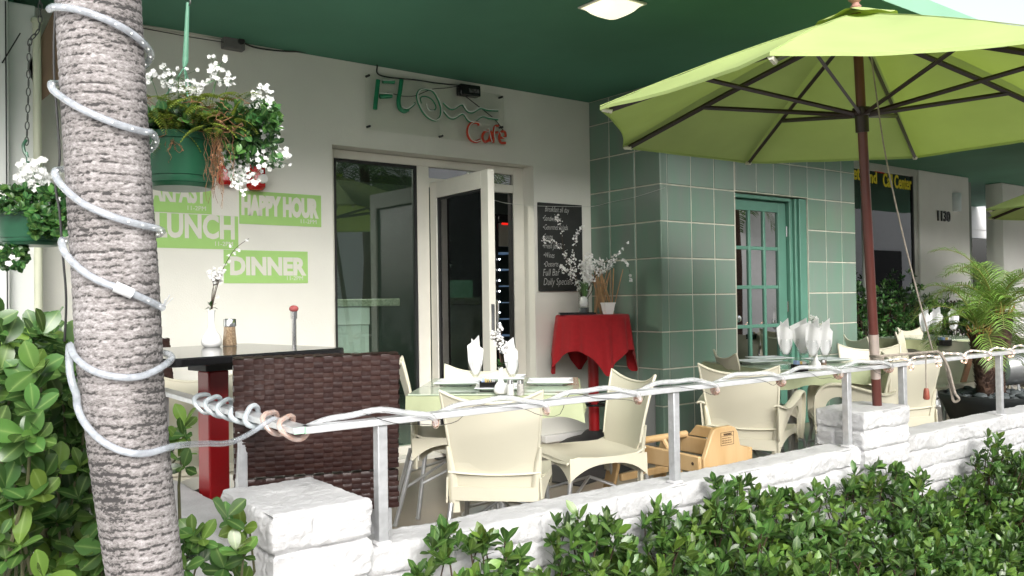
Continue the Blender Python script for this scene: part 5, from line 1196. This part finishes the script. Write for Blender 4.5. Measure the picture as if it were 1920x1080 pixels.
# ================================================================== UMBRELLAS
def umbrella(base, top, tips_z, Rr, ph, label, group, apex_h=.60):
    base = Vector(base); top = Vector(top); ax = (top-base).normalized(); t = thing('patio_umbrella', base, label, 'umbrella', group=group)
    n = 8; rim = []
    cc_ = base+ax*((tips_z-base.z)/ax.z)
    apex = base+ax*((tips_z+apex_h-base.z)/ax.z)
    for k in range(n): a = ph+2*math.pi*k/n; rim.append(Vector((cc_.x+Rr*math.cos(a), cc_.y+Rr*math.sin(a), tips_z+.03*math.cos(a-2.7))))
    mb = MB()
    for k in range(n):
        a, b = rim[k], rim[(k+1) % n]
        def f(u, v):
            e = a.lerp(b, u); p = apex.lerp(e, v); sag = math.sin(math.pi*u)
            inw = (cc_-p); inw.z = 0
            p = p+Vector((0, 0, -.028*sag*math.sin(math.pi*v*.9)))+inw*(.035*sag*v**3)
            p.z += .018*math.sin(math.pi*v)+.006*noise.noise(p*5)*v+.0025*noise.noise(p*16)*v; return p
        mb.grid(f, 12, 16)
        place(t, MB().tube([apex.lerp(a, q/10)+Vector((0, 0, .018*math.sin(math.pi*q/10)+.003)) for q in range(1, 11)], .0022, 5).build('seam', M_umb))
        # hem
        def hm(u, v): p = f(u, 1.0); return p+Vector((0, 0, -.016*v))
        mb.grid(hm, 12, 1)
    place(t, mb.build('canopy', M_umb, ang=25))
    vm = MB(); ap2 = apex+ax*.035
    for k in range(n):
        a = ph+2*math.pi*k/n; b = ph+2*math.pi*(k+1)/n
        def f(u, v): an = a+(b-a)*u; r_ = .21*v; return ap2+Vector((r_*math.cos(an), r_*math.sin(an), -.075*v-.014*v*math.sin(math.pi*u)**2+.012*math.sin(3*an+k)*v*v))
        vm.grid(f, 6, 4)
    place(t, vm.build('vent_cap', M_umb))
    place(t, MB(frame(ap2-ax*.01, ax)).lathe([(0, 0), (.028, 0), (.030, .012), (.020, .02), (.018, .03), (.036, .045), (.040, .060), (.030, .078), (.012, .088), (.011, .094), (.020, .104), (.019, .118), (.008, .128), (0, .129)], 20).build('finial', M_finial))
    place(t, MB().tube([base+ax*.42, apex], .026, 16).build('pole', M_pole))
    place(t, MB().tube([base, base+ax*.172], .026, 16).build('pole_foot', M_pole))
    sl_ = MB(); sl_.tube([base+ax*.170, base+ax*.425], .0272, 16); place(t, sl_.build('pole_sleeve', mat('worn_brass_sleeve', (.62, .52, .47), .3, metal=.5, var=.2, vs=8)))
    run = base+ax*((tips_z+.02-base.z)/ax.z); hub = apex-ax*.06
    place(t, MB(frame(run-ax*.10, ax)).lathe([(.027, 0), (.036, .0), (.036, .09), (.048, .10), (.048, .135), (.027, .14)], 16).build('runner', M_rib)); place(t, MB(frame(hub-ax*.03, ax)).lathe([(.0, 0), (.045, .0), (.045, .04), (0, .04)], 16).build('top_hub', M_rib))
    for k in range(n):
        e = rim[k]; st = hub+(e-hub).normalized()*.04; off = Vector((0, 0, -.022)); m = st.lerp(e, .60)
        rb = MB(); rb.tube([st+off*.6, st.lerp(e, .5)+off*1.0+Vector((0, 0, .008)), e+off*.8-(e-cc_).normalized()*.04], .0115, 4, flat=1.5); place(t, rb.build('rib', M_rib))
        sb = MB(); sb.tube([run+(e-cc_).normalized()*.045, m+off*1.4+Vector((0, 0, .006))], .0095, 4, flat=1.4); place(t, sb.build('strut', M_rib))
        tipm = MB(); tipm.tube([e+off-(e-cc_).normalized()*.065, e+off*.6-(e-cc_).normalized()*.012], .014, 6); place(t, tipm.build('rib_tip', mat('pale_tip', (.62, .60, .5), .6)))
    return t, ax
ubase = PD(1645, 757, (Vector((-.74, -2.22, .67))-CAM).dot(_fw)); ubase.z = .66
umbrella(ubase, (-.97, -2.36, 2.92), 2.285, 1.49, R(17), 'large lime green patio umbrella with dark wooden ribs on the brick pillar', 'lime umbrellas', .56)
umbrella((6.3, -1.35, FL), (6.3, -1.35, 2.9), 2.26, 1.5, R(0), 'lime green patio umbrella cut off by the right picture edge', 'lime umbrellas', .55)
uD = 4.5
cable('umbrella_cord', [PD(1633, 100, uD), PD(1645, 190, uD), PD(1662, 300, uD), PD(1700, 470, uD-.05), PD(1748, 655, 4.55)], .0045, M_rope, 'thin cord running from the umbrella down to the front rail', 'cord', 4)
cable('rope', [PD(1632, 668, 4.45), PD(1650, 668, 4.35), PD(1700, 664, 4.42), PD(1745, 660, 4.55), PD(1762, 662, 4.6), PD(1778, 690, 4.6), PD(1790, 735, 4.6), PD(1798, 748, 4.6), PD(1788, 752, 4.62), PD(1782, 725, 4.62), PD(1775, 690, 4.63), PD(1765, 662, 4.66)], .0075, M_rope, 'grey rope tying the umbrella pole to the rail with a hanging loop', 'rope')
tg = thing('wooden_toggle', tuple(PD(1736, 735, 4.5)), 'small red wooden toggle hanging on a cord under the rail', 'toggle')
place(tg, MB().tube([PD(1736, 662, 4.5), PD(1736, 700, 4.5), PD(1737, 728, 4.5)], .0035, 6).build('cord', M_rope)); q = PD(1737, 740, 4.5)
place(tg, MB(W(*q)).lathe([(0, .034), (.010, .034), (.014, .02), (.017, -.018), (.012, -.026), (0, -.026)], 12).build('toggle', mat('red_wood', (.30, .075, .045), .5, var=.3, vs=40)))
rp_ = thing('rope', tuple(PD(1640, 690, 4.4)), 'dark rope wound round the umbrella pole at rail height', 'rope'); mb = MB()
pc = PD(1645, 672, (Vector((-.78, -2.24, .9))-CAM).dot(_fw))
for k in range(5): mb.tube([(pc.x+.033*math.cos(a*.4488), pc.y+.033*math.sin(a*.4488), pc.z-.02+.0085*k+.002*math.sin(a)) for a in range(14)], .0045, 6, closed=True)
place(rp_, mb.build('rope', M_rope))
# ================================================================== POTTED PALM
random.seed(21)
pc = Vector((2.28, -1.62, FL)); pp_ = thing('planter', pc, 'wide dark bowl planter filled with grey river stones', 'planter')
MB().lathe([(0, 0), (.24, 0), (.27, .02), (.40, .33), (.42, .36), (.42, .40), (.385, .40), (.37, .345), (0, .345)], 40).build('bowl', M_planter, pp_)
MB().lathe([(0, .347), (.37, .347)], 30).build('soil', M_soil, pp_)
mb = MB()
for k in range(135):
    a = rnd(0, 6.28); r_ = .37*math.sqrt(rnd(0, 1)); s_ = rnd(.022, .046)
    mb.sphere((0, 0, 0), s_, 10, 6, (1.25, .9, .6), W(r_*math.cos(a), r_*math.sin(a), .365+rnd(0, .045)) @ Matrix.Rotation(rnd(0, 6), 4, 'Z') @ Matrix.Rotation(rnd(-.4, .4), 4, 'X'))
mb.build('river_stones', M_stone, pp_)['kind'] = 'stuff'
def palm_trunk(mb, P, r0, r1):
    P = smoothpath(P, 8); N = len(P); mb.tube(P, [r0+(r1-r0)*i/(N-1) for i in range(N)], 14)
    for i in range(N-1):
        for k in range(34):
            a = rnd(0, 6.28); d = Vector((math.cos(a), math.sin(a), .15)); rad = r0+(r1-r0)*i/(N-1); b = P[i].lerp(P[i+1], rnd(0, 1))+Vector((d.x, d.y, 0))*rad*.9
            leaf(mb, b, d*.35+Vector((0, 0, 1)), d, rnd(.03, .06), .028, -.3, .1, n=2)
for (bx, by, P, r0, r1, seed, nf, sc, lab) in ((0, 0, [(1862, 745), (1857, 690), (1868, 640), (1870, 592)], .100, .115, 1, 24, .74, 'small potted palm with the thicker brown trunk at the right'), (0, 0, [(1850, 745), (1843, 690), (1838, 650), (1836, 628)], .062, .068, 2, 15, .60, 'slimmer palm trunk with fronds left of the thicker one in the same planter')):
    D0 = (pc-CAM).dot(_fw)+(.02 if seed == 1 else -.1); pts = [PD(a, b, D0) for a, b in P]; random.seed(seed)
    o = thing('potted_palm', pts[0], lab, 'palm', group='pygmy palms in the dark planter'); mb = MB(); palm_trunk(mb, pts, r0, r1); place(o, mb.build('trunk', M_ptrunk))
    cm = MB(); cr_ = MB(); tpn = pts[-1]
    for k in range(nf):
        a = k*2.4+rnd(-.2, .2); el = rnd(.15, 1.35) if k > 3 else 1.3; frond(cm, cr_, tpn+Vector((0, 0, rnd(-.02, .05))), (math.cos(a)*math.cos(el), math.sin(a)*math.cos(el), math.sin(el)), sc*rnd(.8, 1.15), 1.55, .18, 34, .008)
    place(o, cm.build('crown', M_palm)); place(o, cr_.build('frond_stems', M_rachis))
    bs = MB()
    for k in range(26): a = rnd(0, 6.28); q = tpn+Vector((math.cos(a)*r1*.7, math.sin(a)*r1*.7, rnd(-.08, .0))); bs.tube([q, q+Vector((math.cos(a)*.05, math.sin(a)*.05, rnd(.06, .13)))], [.009, .003], 5)
    place(o, bs.build('boot_stubs', mat('orange_fibre', (.40, .20, .07), .8, island=.3)))
# metal drum lamp and easel behind the planter
q = PD(1893, 690, 7.4); md = thing('metal_bucket_chair', q, 'round metal tub seat on thin legs right of the small palm', 'seat')
Mq = frame(q, (.85, -.45, 0)); place(md, MB(Mq).lathe([(.145, -.11), (.15, -.10), (.15, .10), (.165, .115), (.17, .11), (.155, .09), (.145, .09), (0, -.08)], 32).build('tub', M_leg)); mb = MB()
for s in (-1, 1):
    for e in (-1, 1): mb.tube([q+Vector((s*.08, e*.10, -.13)), Vector((q.x+s*.15, q.y+e*.18, FL))], .011, 8)
place(md, mb.build('legs', M_leg))
es = thing('wooden_a_board', PD(1810, 745, 7.9), 'brown wooden leg of a folding board behind the small palm', 'folding board'); a, b = PD(1795, 755, 7.7), PD(1822, 660, 7.7)
place(es, MB().tube([a, b], .028, 4).tube([PD(1890, 760, 7.9), b], .024, 4).build('legs', mat('orange_wood', (.32, .17, .09), .5, var=.2, vs=12)))
# ================================================================== HANGING BASKETS
def fern(mb, base, d, L, Wd, n=11):
    d = Vector(d).normalized(); p = Vector(base); side = d.cross(Vector((0, 0, 1))); side = side.normalized() if side.length > .1 else Vector((1, 0, 0)); dd = d
    for i in range(n):
        p = p+dd*(L/n); dd = (dd+Vector((0, 0, -.13))).normalized(); w = Wd*(1-.75*i/n)
        for s in (-1, 1): leaf(mb, p, side*s+dd*.5, Vector((0, 0, 1)), w, w*.42, .25, .2, n=2)
def basket(c, r_top, r_bot, hh_, label, hook_top, seed, cluster, dens=1., fancy=True):
    """c = centre of the rim"""
    random.seed(seed); c = Vector(c); t = thing('hanging_basket', c, label, 'hanging basket')
    place(t, MB(W(c.x, c.y, c.z-hh_)).lathe([(0, 0), (r_bot*.96, 0), (r_bot, .006), (r_bot*1.01, hh_*.14), (r_bot*1.05, hh_*.15), (r_top*.96, hh_*.86), (r_top, hh_*.87), (r_top*1.03, hh_), (r_top*.97, hh_), (r_top*.93, hh_*.88), (0, hh_*.86)], 40, fn=lambda a, z: 1+.004*math.sin(a*24)).build('pot', M_pot))
    place(t, MB(W(c.x, c.y, c.z-hh_-.012)).lathe([(0, 0), (r_bot*.9, 0), (r_bot*1.0, .011), (0, .0111)], 30).build('saucer', M_pot))
    place(t, MB(W(c.x, c.y, c.z)).lathe([(0, -.012), (r_top*.93, -.016)], 30).build('soil', M_soil))
    hm = MB(); ht = Vector(hook_top)
    kn_ = Vector(c).lerp(ht, .52)
    for k in range(3): a = 2.094*k+.5; hm.tube([c+Vector((r_top*math.cos(a), r_top*math.sin(a), -.01)), kn_], .0022, 5)
    hm.tube([kn_, kn_+Vector((.004, 0, .02)), ht], [.005, .009, .005], 8)
    place(t, hm.build('hanger', mat('green_hanger', (.12, .30, .20), .4)))
    lv = MB(); fe = MB(); dr = MB(); fm = MB(); sm = MB()
    toC = (CAM-c); toC.z = 0; toC.normalize(); sdv = Vector((-toC.y, toC.x, 0))     # sideways, seen from the street
    for k in range(int(300*dens)):
        a = rnd(0, 6.28); r_ = r_top*rnd(.2, 1.25); hgt = rnd(-.01, .085)*(1.3-r_/r_top*.6); q = c+Vector((r_*math.cos(a), r_*math.sin(a), hgt)); rosette(lv, q, (math.cos(a)*.7, math.sin(a)*.7, rnd(.2, 1)), 5, .032, .022, shape='round')
    return t, lv, fe, dr, fm, sm, toC, sdv
b1 = PD(338, 258, 2.6); rr1 = .128
t, lv, fe, dr, fm, sm, toC, sdv = basket(b1, rr1, .098, .145, 'green hanging basket with white flowers and ferns beside the palm trunk', tuple(PD(352, 5, 2.6)), 5, None)
def bd(px, py, dd=0): return PD(px, py, 2.6+dd)
for k in range(260): q = bd(rnd(415, 520), rnd(200, 310), rnd(-.10, .12)); rosette(lv, q, (rnd(-.3, .8), rnd(-.8, .3), rnd(-.2, 1)), 5, .030, .02, shape='round')
for k in range(64): 
    px_ = rnd(275, 450); q = bd(px_, rnd(180, 245), rnd(-.13, .02)); fern(fe, q, (rnd(-1, 1), rnd(-1, .4), rnd(-.1, .8)), rnd(.06, .11), .030)
for (a, b) in ((285, 210), (282, 262), (300, 200), (365, 205), (400, 240)): fern(fe, bd(a, b, -.13), (rnd(-.4, .4), -.6, rnd(-.3, .3)), .09, .034)
for k in range(75):
    px_ = rnd(290, 440); q = bd(px_, rnd(185, 250), rnd(-.14, 0)); P = [q]
    for i in range(5): P.append(P[-1]+Vector((rnd(-.02, .02), rnd(-.02, .02), rnd(-.012, .012))))
    dr.tube(P, .0011, 3, cap=False)
for k in range(46):
    px_ = random.gauss(405, 9) if k > 10 else rnd(300, 330); q = bd(px_, rnd(245, 262), -.12); L_ = rnd(.06, .21) if k > 10 else rnd(.03, .08); P = [q]
    for i in range(9): P.append(P[-1]+Vector((rnd(-.007, .008), rnd(-.007, .007), -L_/9)))
    dr.tube(P, .0007, 3, cap=False)
    for j in range(3, 9, 2): flower(dr, P[j], rv(), .005, 3)
for k in range(14):
    q = bd(rnd(408, 430), rnd(250, 280), -.05); P = [q]; L_ = rnd(.08, .15)
    for i in range(8): P.append(P[-1]+Vector((rnd(-.002, .012), -.004, -L_/8)))
    sm.tube(P, .0013, 4, cap=False)
    for j in range(3, 9):
        for _ in range(2): flower(fm, P[j]+rv(.01), toC+rv(.8), rnd(.005, .008))
cl_ = [(335, 145, 36, 30, 9), (350, 170, 30, 18, 7), (315, 150, 16, 16, 4), (412, 122, 20, 22, 8), (405, 150, 26, 12, 7), (432, 150, 8, 14, 3), (490, 165, 12, 12, 3), (490, 188, 20, 22, 12), (505, 245, 22, 24, 12), (500, 270, 26, 18, 7), (515, 300, 30, 26, 9), (338, 238, 8, 14, 5), (480, 290, 22, 16, 6), (452, 300, 18, 24, 8), (285, 150, 10, 22, 4), (370, 165, 12, 10, 3), (530, 290, 16, 16, 4), (475, 330, 18, 18, 5)]
for (a, b, sa, sb, n) in cl_:
    root = bd(min(max(a, 300), 440)*.75+330*.25, 235, -.02); ctr = bd(a, b, -.03); 
    sm.tube(smoothpath([root, root.lerp(ctr, .5)+Vector((0, 0, .015)), ctr], 4), .0012, 4, cap=False)
    for k in range(int(n*2.4)):
        q = bd(a+rnd(-sa, sa)*1.0, b+rnd(-sb, sb)*.8, rnd(-.06, .03)); sm.tube([ctr, q], .0007, 3, cap=False); flower(fm, q, toC+rv(.7)+Vector((0, 0, .3)), rnd(.0070, .0105))
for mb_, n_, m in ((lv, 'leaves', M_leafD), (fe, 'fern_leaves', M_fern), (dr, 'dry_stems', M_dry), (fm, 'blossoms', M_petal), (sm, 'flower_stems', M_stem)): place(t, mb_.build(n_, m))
b2 = PD(58, 402, 3.7); 
t, lv, fe, dr, fm, sm, toC, sdv = basket(b2, .150, .118, .125, 'green hanging basket on a dark chain at the left picture edge', tuple(PD(50, 285, 3.7)), 9, None, .9)
def bd(px, py, dd=0): return PD(px, py, 3.7+dd)
for k in range(150): q = bd(rnd(0, 125), rnd(355, 405), rnd(-.15, .1)); rosette(lv, q, (rnd(-1, 1), rnd(-1, .3), rnd(.1, 1)), 5, .04, .03, shape='round')
for k in range(120): q = bd(rnd(60, 118), rnd(390, 440), rnd(-.18, .0)); rosette(lv, q, (rnd(-.5, .5), -1, rnd(-.3, .6)), 5, .04, .03, shape='round')
for k in range(110):
    a = rnd(0, 46); q = bd(a, rnd(455, 500), rnd(-.1, .1)); rosette(lv, q, (rnd(-.5, .5), -1, rnd(-.6, .6)), 5, .035, .026, shape='round')
    if k % 5 == 0: flower(fm, q+toC*.05, toC+rv(.5), .014)
for (a, b, sa, sb, n) in [(60, 315, 26, 18, 26), (72, 340, 22, 18, 22), (50, 330, 22, 14, 12), (20, 372, 20, 14, 12), (80, 378, 16, 14, 14), (85, 390, 10, 10, 8), (58, 385, 10, 8, 6), (15, 385, 14, 10, 8), (60, 360, 14, 10, 8), (112, 375, 5, 5, 3)]:
    root = bd(a*.7+58*.3, 400, -.03)
    for k in range(int(n*1.6)): q = bd(a+rnd(-sa, sa), b+rnd(-sb, sb), rnd(-.12, .0)); sm.tube([root, q], .0008, 3, cap=False) if k % 3 == 0 else None; flower(fm, q, toC+rv(.7), rnd(.012, .017))
for mb_, n_, m in ((lv, 'leaves', M_leafD), (fm, 'blossoms', M_petal), (sm, 'flower_stems', M_stem)): place(t, mb_.build(n_, m))
def chain(P, label, r=.0022, ll=.030):
    mb = MB(); P = smoothpath(P, 12); acc = 0; k = 0; last = P[0]
    for a, b in zip(P[:-1], P[1:]):
        acc += (b-a).length
        if acc >= ll*.72:
            d = (b-a).normalized(); Mx = frame(b, d) @ Matrix.Rotation(R(90*(k % 2)+20), 4, 'Z'); pts = []
            for i in range(14): an = 2*math.pi*i/14; pts.append((.0075*math.cos(an), 0, ll/2*math.sin(an)))
            mb.tube(pts, r, 5, closed=True, M=Mx); acc = 0; k += 1
    return tag(mb.build('chain', M_chain), label, 'chain')
chain([PD(75, -12, 3.7), PD(74, 50, 3.7), PD(60, 72, 3.7), PD(55, 90, 3.7), PD(53, 180, 3.7), PD(50, 265, 3.7)], 'dark chain hanging from the soffit above the left basket', .0026, .036)
tag(MB().tube(smoothpath([PD(50, 262, 3.7), PD(44, 272, 3.7), PD(46, 285, 3.7), PD(52, 296, 3.7), PD(52, 310, 3.7)], 5), .007, 8).build('hook', M_pot), 'dark green plastic hook between the chain and the left basket', 'hook')
tag(MB().tube(smoothpath([PD(352, 12, 2.6), PD(357, 4, 2.6), PD(353, -6, 2.6), PD(347, -1, 2.6), PD(352, -30, 2.6)], 5), .003, 8).build('hook', M_chain), 'small metal hook above the main hanging basket', 'hook')
# ================================================================== HEDGES AND SHRUBS
def shrub(name, label, pts, m, zlow, n, L, Wd, y0, depth, group, seed, mst=M_twig, top_bias=.45, shape='ob'):
    """pts: outline of the top as photo points on the plane y=y0"""
    random.seed(seed); Q = [PY(a, b, y0) for a, b in pts]; Q.sort(key=lambda p: p.x); x0, x1 = Q[0].x, Q[-1].x
    def top(x):
        for a, b in zip(Q[:-1], Q[1:]):
            if a.x <= x <= b.x: return a.z+(b.z-a.z)*(x-a.x)/(b.x-a.x+1e-9)
        return zlow
    o = thing(name, ((x0+x1)/2, y0-depth/2, -.2), label, 'shrub', group=group); mb = MB(); tb_ = MB(); sp_ = []
    for k in range(n):
        x = rnd(x0, x1); tz = top(x)-.02; z = tz-(tz-zlow)*rnd(0, 1)**(1/top_bias-.9) if rnd(0, 1) < .75 else rnd(zlow, tz)
        dn = max(0, (tz-z)); y = y0-rnd(-.05, min(depth, .05+dn*1.1)); sp_.append((x, y, z))
        rosette(mb, (x, y, z), (rnd(-.45, .45), rnd(-.9, .1)*min(1, dn*4+.3), rnd(.25, 1)), random.choice((6, 7, 8, 9)), L*rnd(.8, 1.15), Wd, (.25, 1.35), .18, shape)
        if k % 3 == 0: tb_.tube([(x, y, z), (x+rnd(-.03, .03), y+.02, z-.08), (x+rnd(-.05, .05), y0-.05, max(zlow-.1, z-.25))], [.0025, .003, .005], 5)
    place(o, mb.build('foliage', m)); place(o, tb_.build('branches', mst)); return o
HG = 'clipped small-leaved shrubs along the brick wall'
YH = -2.47
shrub('hedge_shrub', 'leftmost small sprig of the hedge next to the near railing post', [(770, 1085), (800, 1010), (835, 990), (870, 985), (905, 1000), (940, 1000), (960, 1030), (985, 1045), (1015, 1080)], M_leafS, .12, 100, .070, .033, YH, .25, HG, 1)
shrub('hedge_shrub', 'narrow upright sprig of the hedge below the near table', [(1035, 1090), (1042, 965), (1075, 985), (1108, 955), (1140, 960), (1165, 1010), (1185, 1040), (1195, 1090)], M_leafS, .02, 150, .068, .031, YH, .25, HG, 2)
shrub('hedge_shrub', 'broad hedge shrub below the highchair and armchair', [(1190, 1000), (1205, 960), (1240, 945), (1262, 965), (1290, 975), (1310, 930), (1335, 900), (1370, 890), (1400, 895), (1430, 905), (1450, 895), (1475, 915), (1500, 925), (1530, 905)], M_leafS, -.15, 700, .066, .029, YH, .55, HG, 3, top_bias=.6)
shrub('hedge_shrub', 'rounded hedge shrub below the second brick pillar', [(1530, 905), (1560, 900), (1600, 890), (1640, 868), (1670, 865), (1705, 880), (1715, 910), (1745, 935), (1775, 955)], M_leafS, -.2, 560, .066, .029, YH, .55, HG, 4, top_bias=.6)
shrub('hedge_shrub', 'tall pointed hedge shrub left of the last railing post', [(1765, 960), (1770, 900), (1800, 905), (1825, 860), (1848, 800), (1868, 830), (1885, 870), (1900, 900), (1915, 920)], M_leafS, -.2, 470, .066, .029, YH, .5, HG, 5, top_bias=.6)
shrub('hedge_shrub', 'hedge shrub at the right picture edge', [(1895, 880), (1915, 850), (1940, 840), (1990, 870), (2060, 900)], M_leafS, -.2, 420, .066, .029, YH, .5, HG, 6, top_bias=.6)
shrub('hedge_shrub', 'low front part of the hedge along the bottom right picture edge', [(1185, 1110), (1210, 1060), (1260, 1015), (1400, 980), (1550, 985), (1750, 1000), (1950, 990)], M_leafS, -.2, 540, .066, .029, YH-.33, .2, HG, 7, top_bias=.7)
# round leaved shrub on the left
def big_shrub(label, gen, n, seed, L=(.07, .105), grp='round-leaved shrubs by the palm trunk'):
    random.seed(seed); P0 = gen(); o = thing('round_leaf_shrub', (P0.x, P0.y, -.2), label, 'shrub', group=grp); mb = MB(); tb_ = MB()
    for k in range(n):
        p = gen(); ax = Vector((rnd(-.5, .5), rnd(-.7, .1), rnd(.35, 1))).normalized(); l = rnd(*L)
        ax = (ax+(CAM-p).normalized()*.55).normalized()
        rosette(mb, p, ax, random.choice((4, 5, 6)), l, l*rnd(.54, .66), (.5, 1.35), .14, 'round', .13)
        if k % 3 == 0: tb_.tube([p-ax*.01, p-ax*.05, p-ax*.10+Vector((0, .03, -.10)), Vector((p.x+rnd(-.05, .05), p.y+.15, p.z-.35))], [.0025, .003, .004, .005], 6)
    place(o, mb.build('foliage', M_leafL)); place(o, tb_.build('branches', mat('brown_green_stem', (.10, .10, .045), .7, var=.3, vs=30))); return o
def g1():
    px = rnd(-30, 215); tp_ = 605+25*math.sin(px*.05)+(max(0, px-110)*.35); py = tp_+(1090-tp_)*rnd(.02, 1); return PD(px, py, rnd(2.3, 2.9) if px > 85 else rnd(1.95, 2.9))
big_shrub('bright green round-leaved shrub filling the lower left corner', g1, 400, 31, (.062, .095))
def g2():
    px = rnd(345, 470); py = max(rnd(960, 1100), 965+abs(px-430)*.5); return PD(px, py, rnd(2.12, 2.4))
big_shrub('low round-leaved sprigs between the palm trunk and the corner pillar', g2, 17, 33, (.055, .075))
def g3():
    px = rnd(322, 350); return PD(px, rnd(760, 880), rnd(2.2, 2.35))
big_shrub('small bright sprig of round leaves just right of the palm trunk under the rail', g3, 5, 35, (.05, .07))
# ================================================================== ACROSS THE STREET (seen only in the window panes)
ob = thing('street_building', (6, -22, -.2), 'white building across the street reflected in the window panes', 'building')
q = MB(); q.box((-14, -24, -.2), (26, -20, 7)); place(ob, q.build('wall', M_white)); q = MB()
for k in range(9): q.box((-11+4*k, -19.99, 1.0), (-9.2+4*k, -19.95, 2.6)); q.box((-11+4*k, -19.99, 4.2), (-9.2+4*k, -19.95, 5.8))
place(ob, q.build('windows', M_blackm))
for i_, (x, y, hh_, s_) in enumerate(((3.6, -10.2, 4.4, 1.7), (-.2, -9.0, 3.6, 1.5), (8.5, -11, 4.8, 1.8), (14, -10, 4.2, 1.7), (1.8, -12.5, 5.2, 1.8))):
    random.seed(50+i_); o = thing('street_palm', (x, y, -.2), 'palm tree across the pavement reflected in the window panes', 'tree', group='palms reflected in the window panes')
    place(o, MB().tube([(x, y, -.2), (x+.1, y, hh_*.5), (x, y, hh_)], [.16, .12, .11], 12).build('trunk', M_ptrunk)); cm = MB(); cr_ = MB()
    for k in range(20):
        a = k*2.4; el = rnd(-.1, 1.3); frond(cm, cr_, (x, y, hh_), (math.cos(a)*math.cos(el), math.sin(a)*math.cos(el), math.sin(el)), s_, 1.8, .5, 22, .035)
    place(o, cm.build('crown', M_palmd)); place(o, cr_.build('frond_stems', M_rachis))

cb2 = thing('corner_building', (26, -11, -.2), 'white corner building down the street reflected in the shop window', 'building')
q = MB(); q.box((15, -14, -.2), (40, -9, 6)); place(cb2, q.build('wall', M_white)); q = MB()
for k in range(6): q.box((16.5+3.6*k, -9.0, 1.0), (18.5+3.6*k, -8.95, 2.9))
place(cb2, q.build('windows', M_blackm))
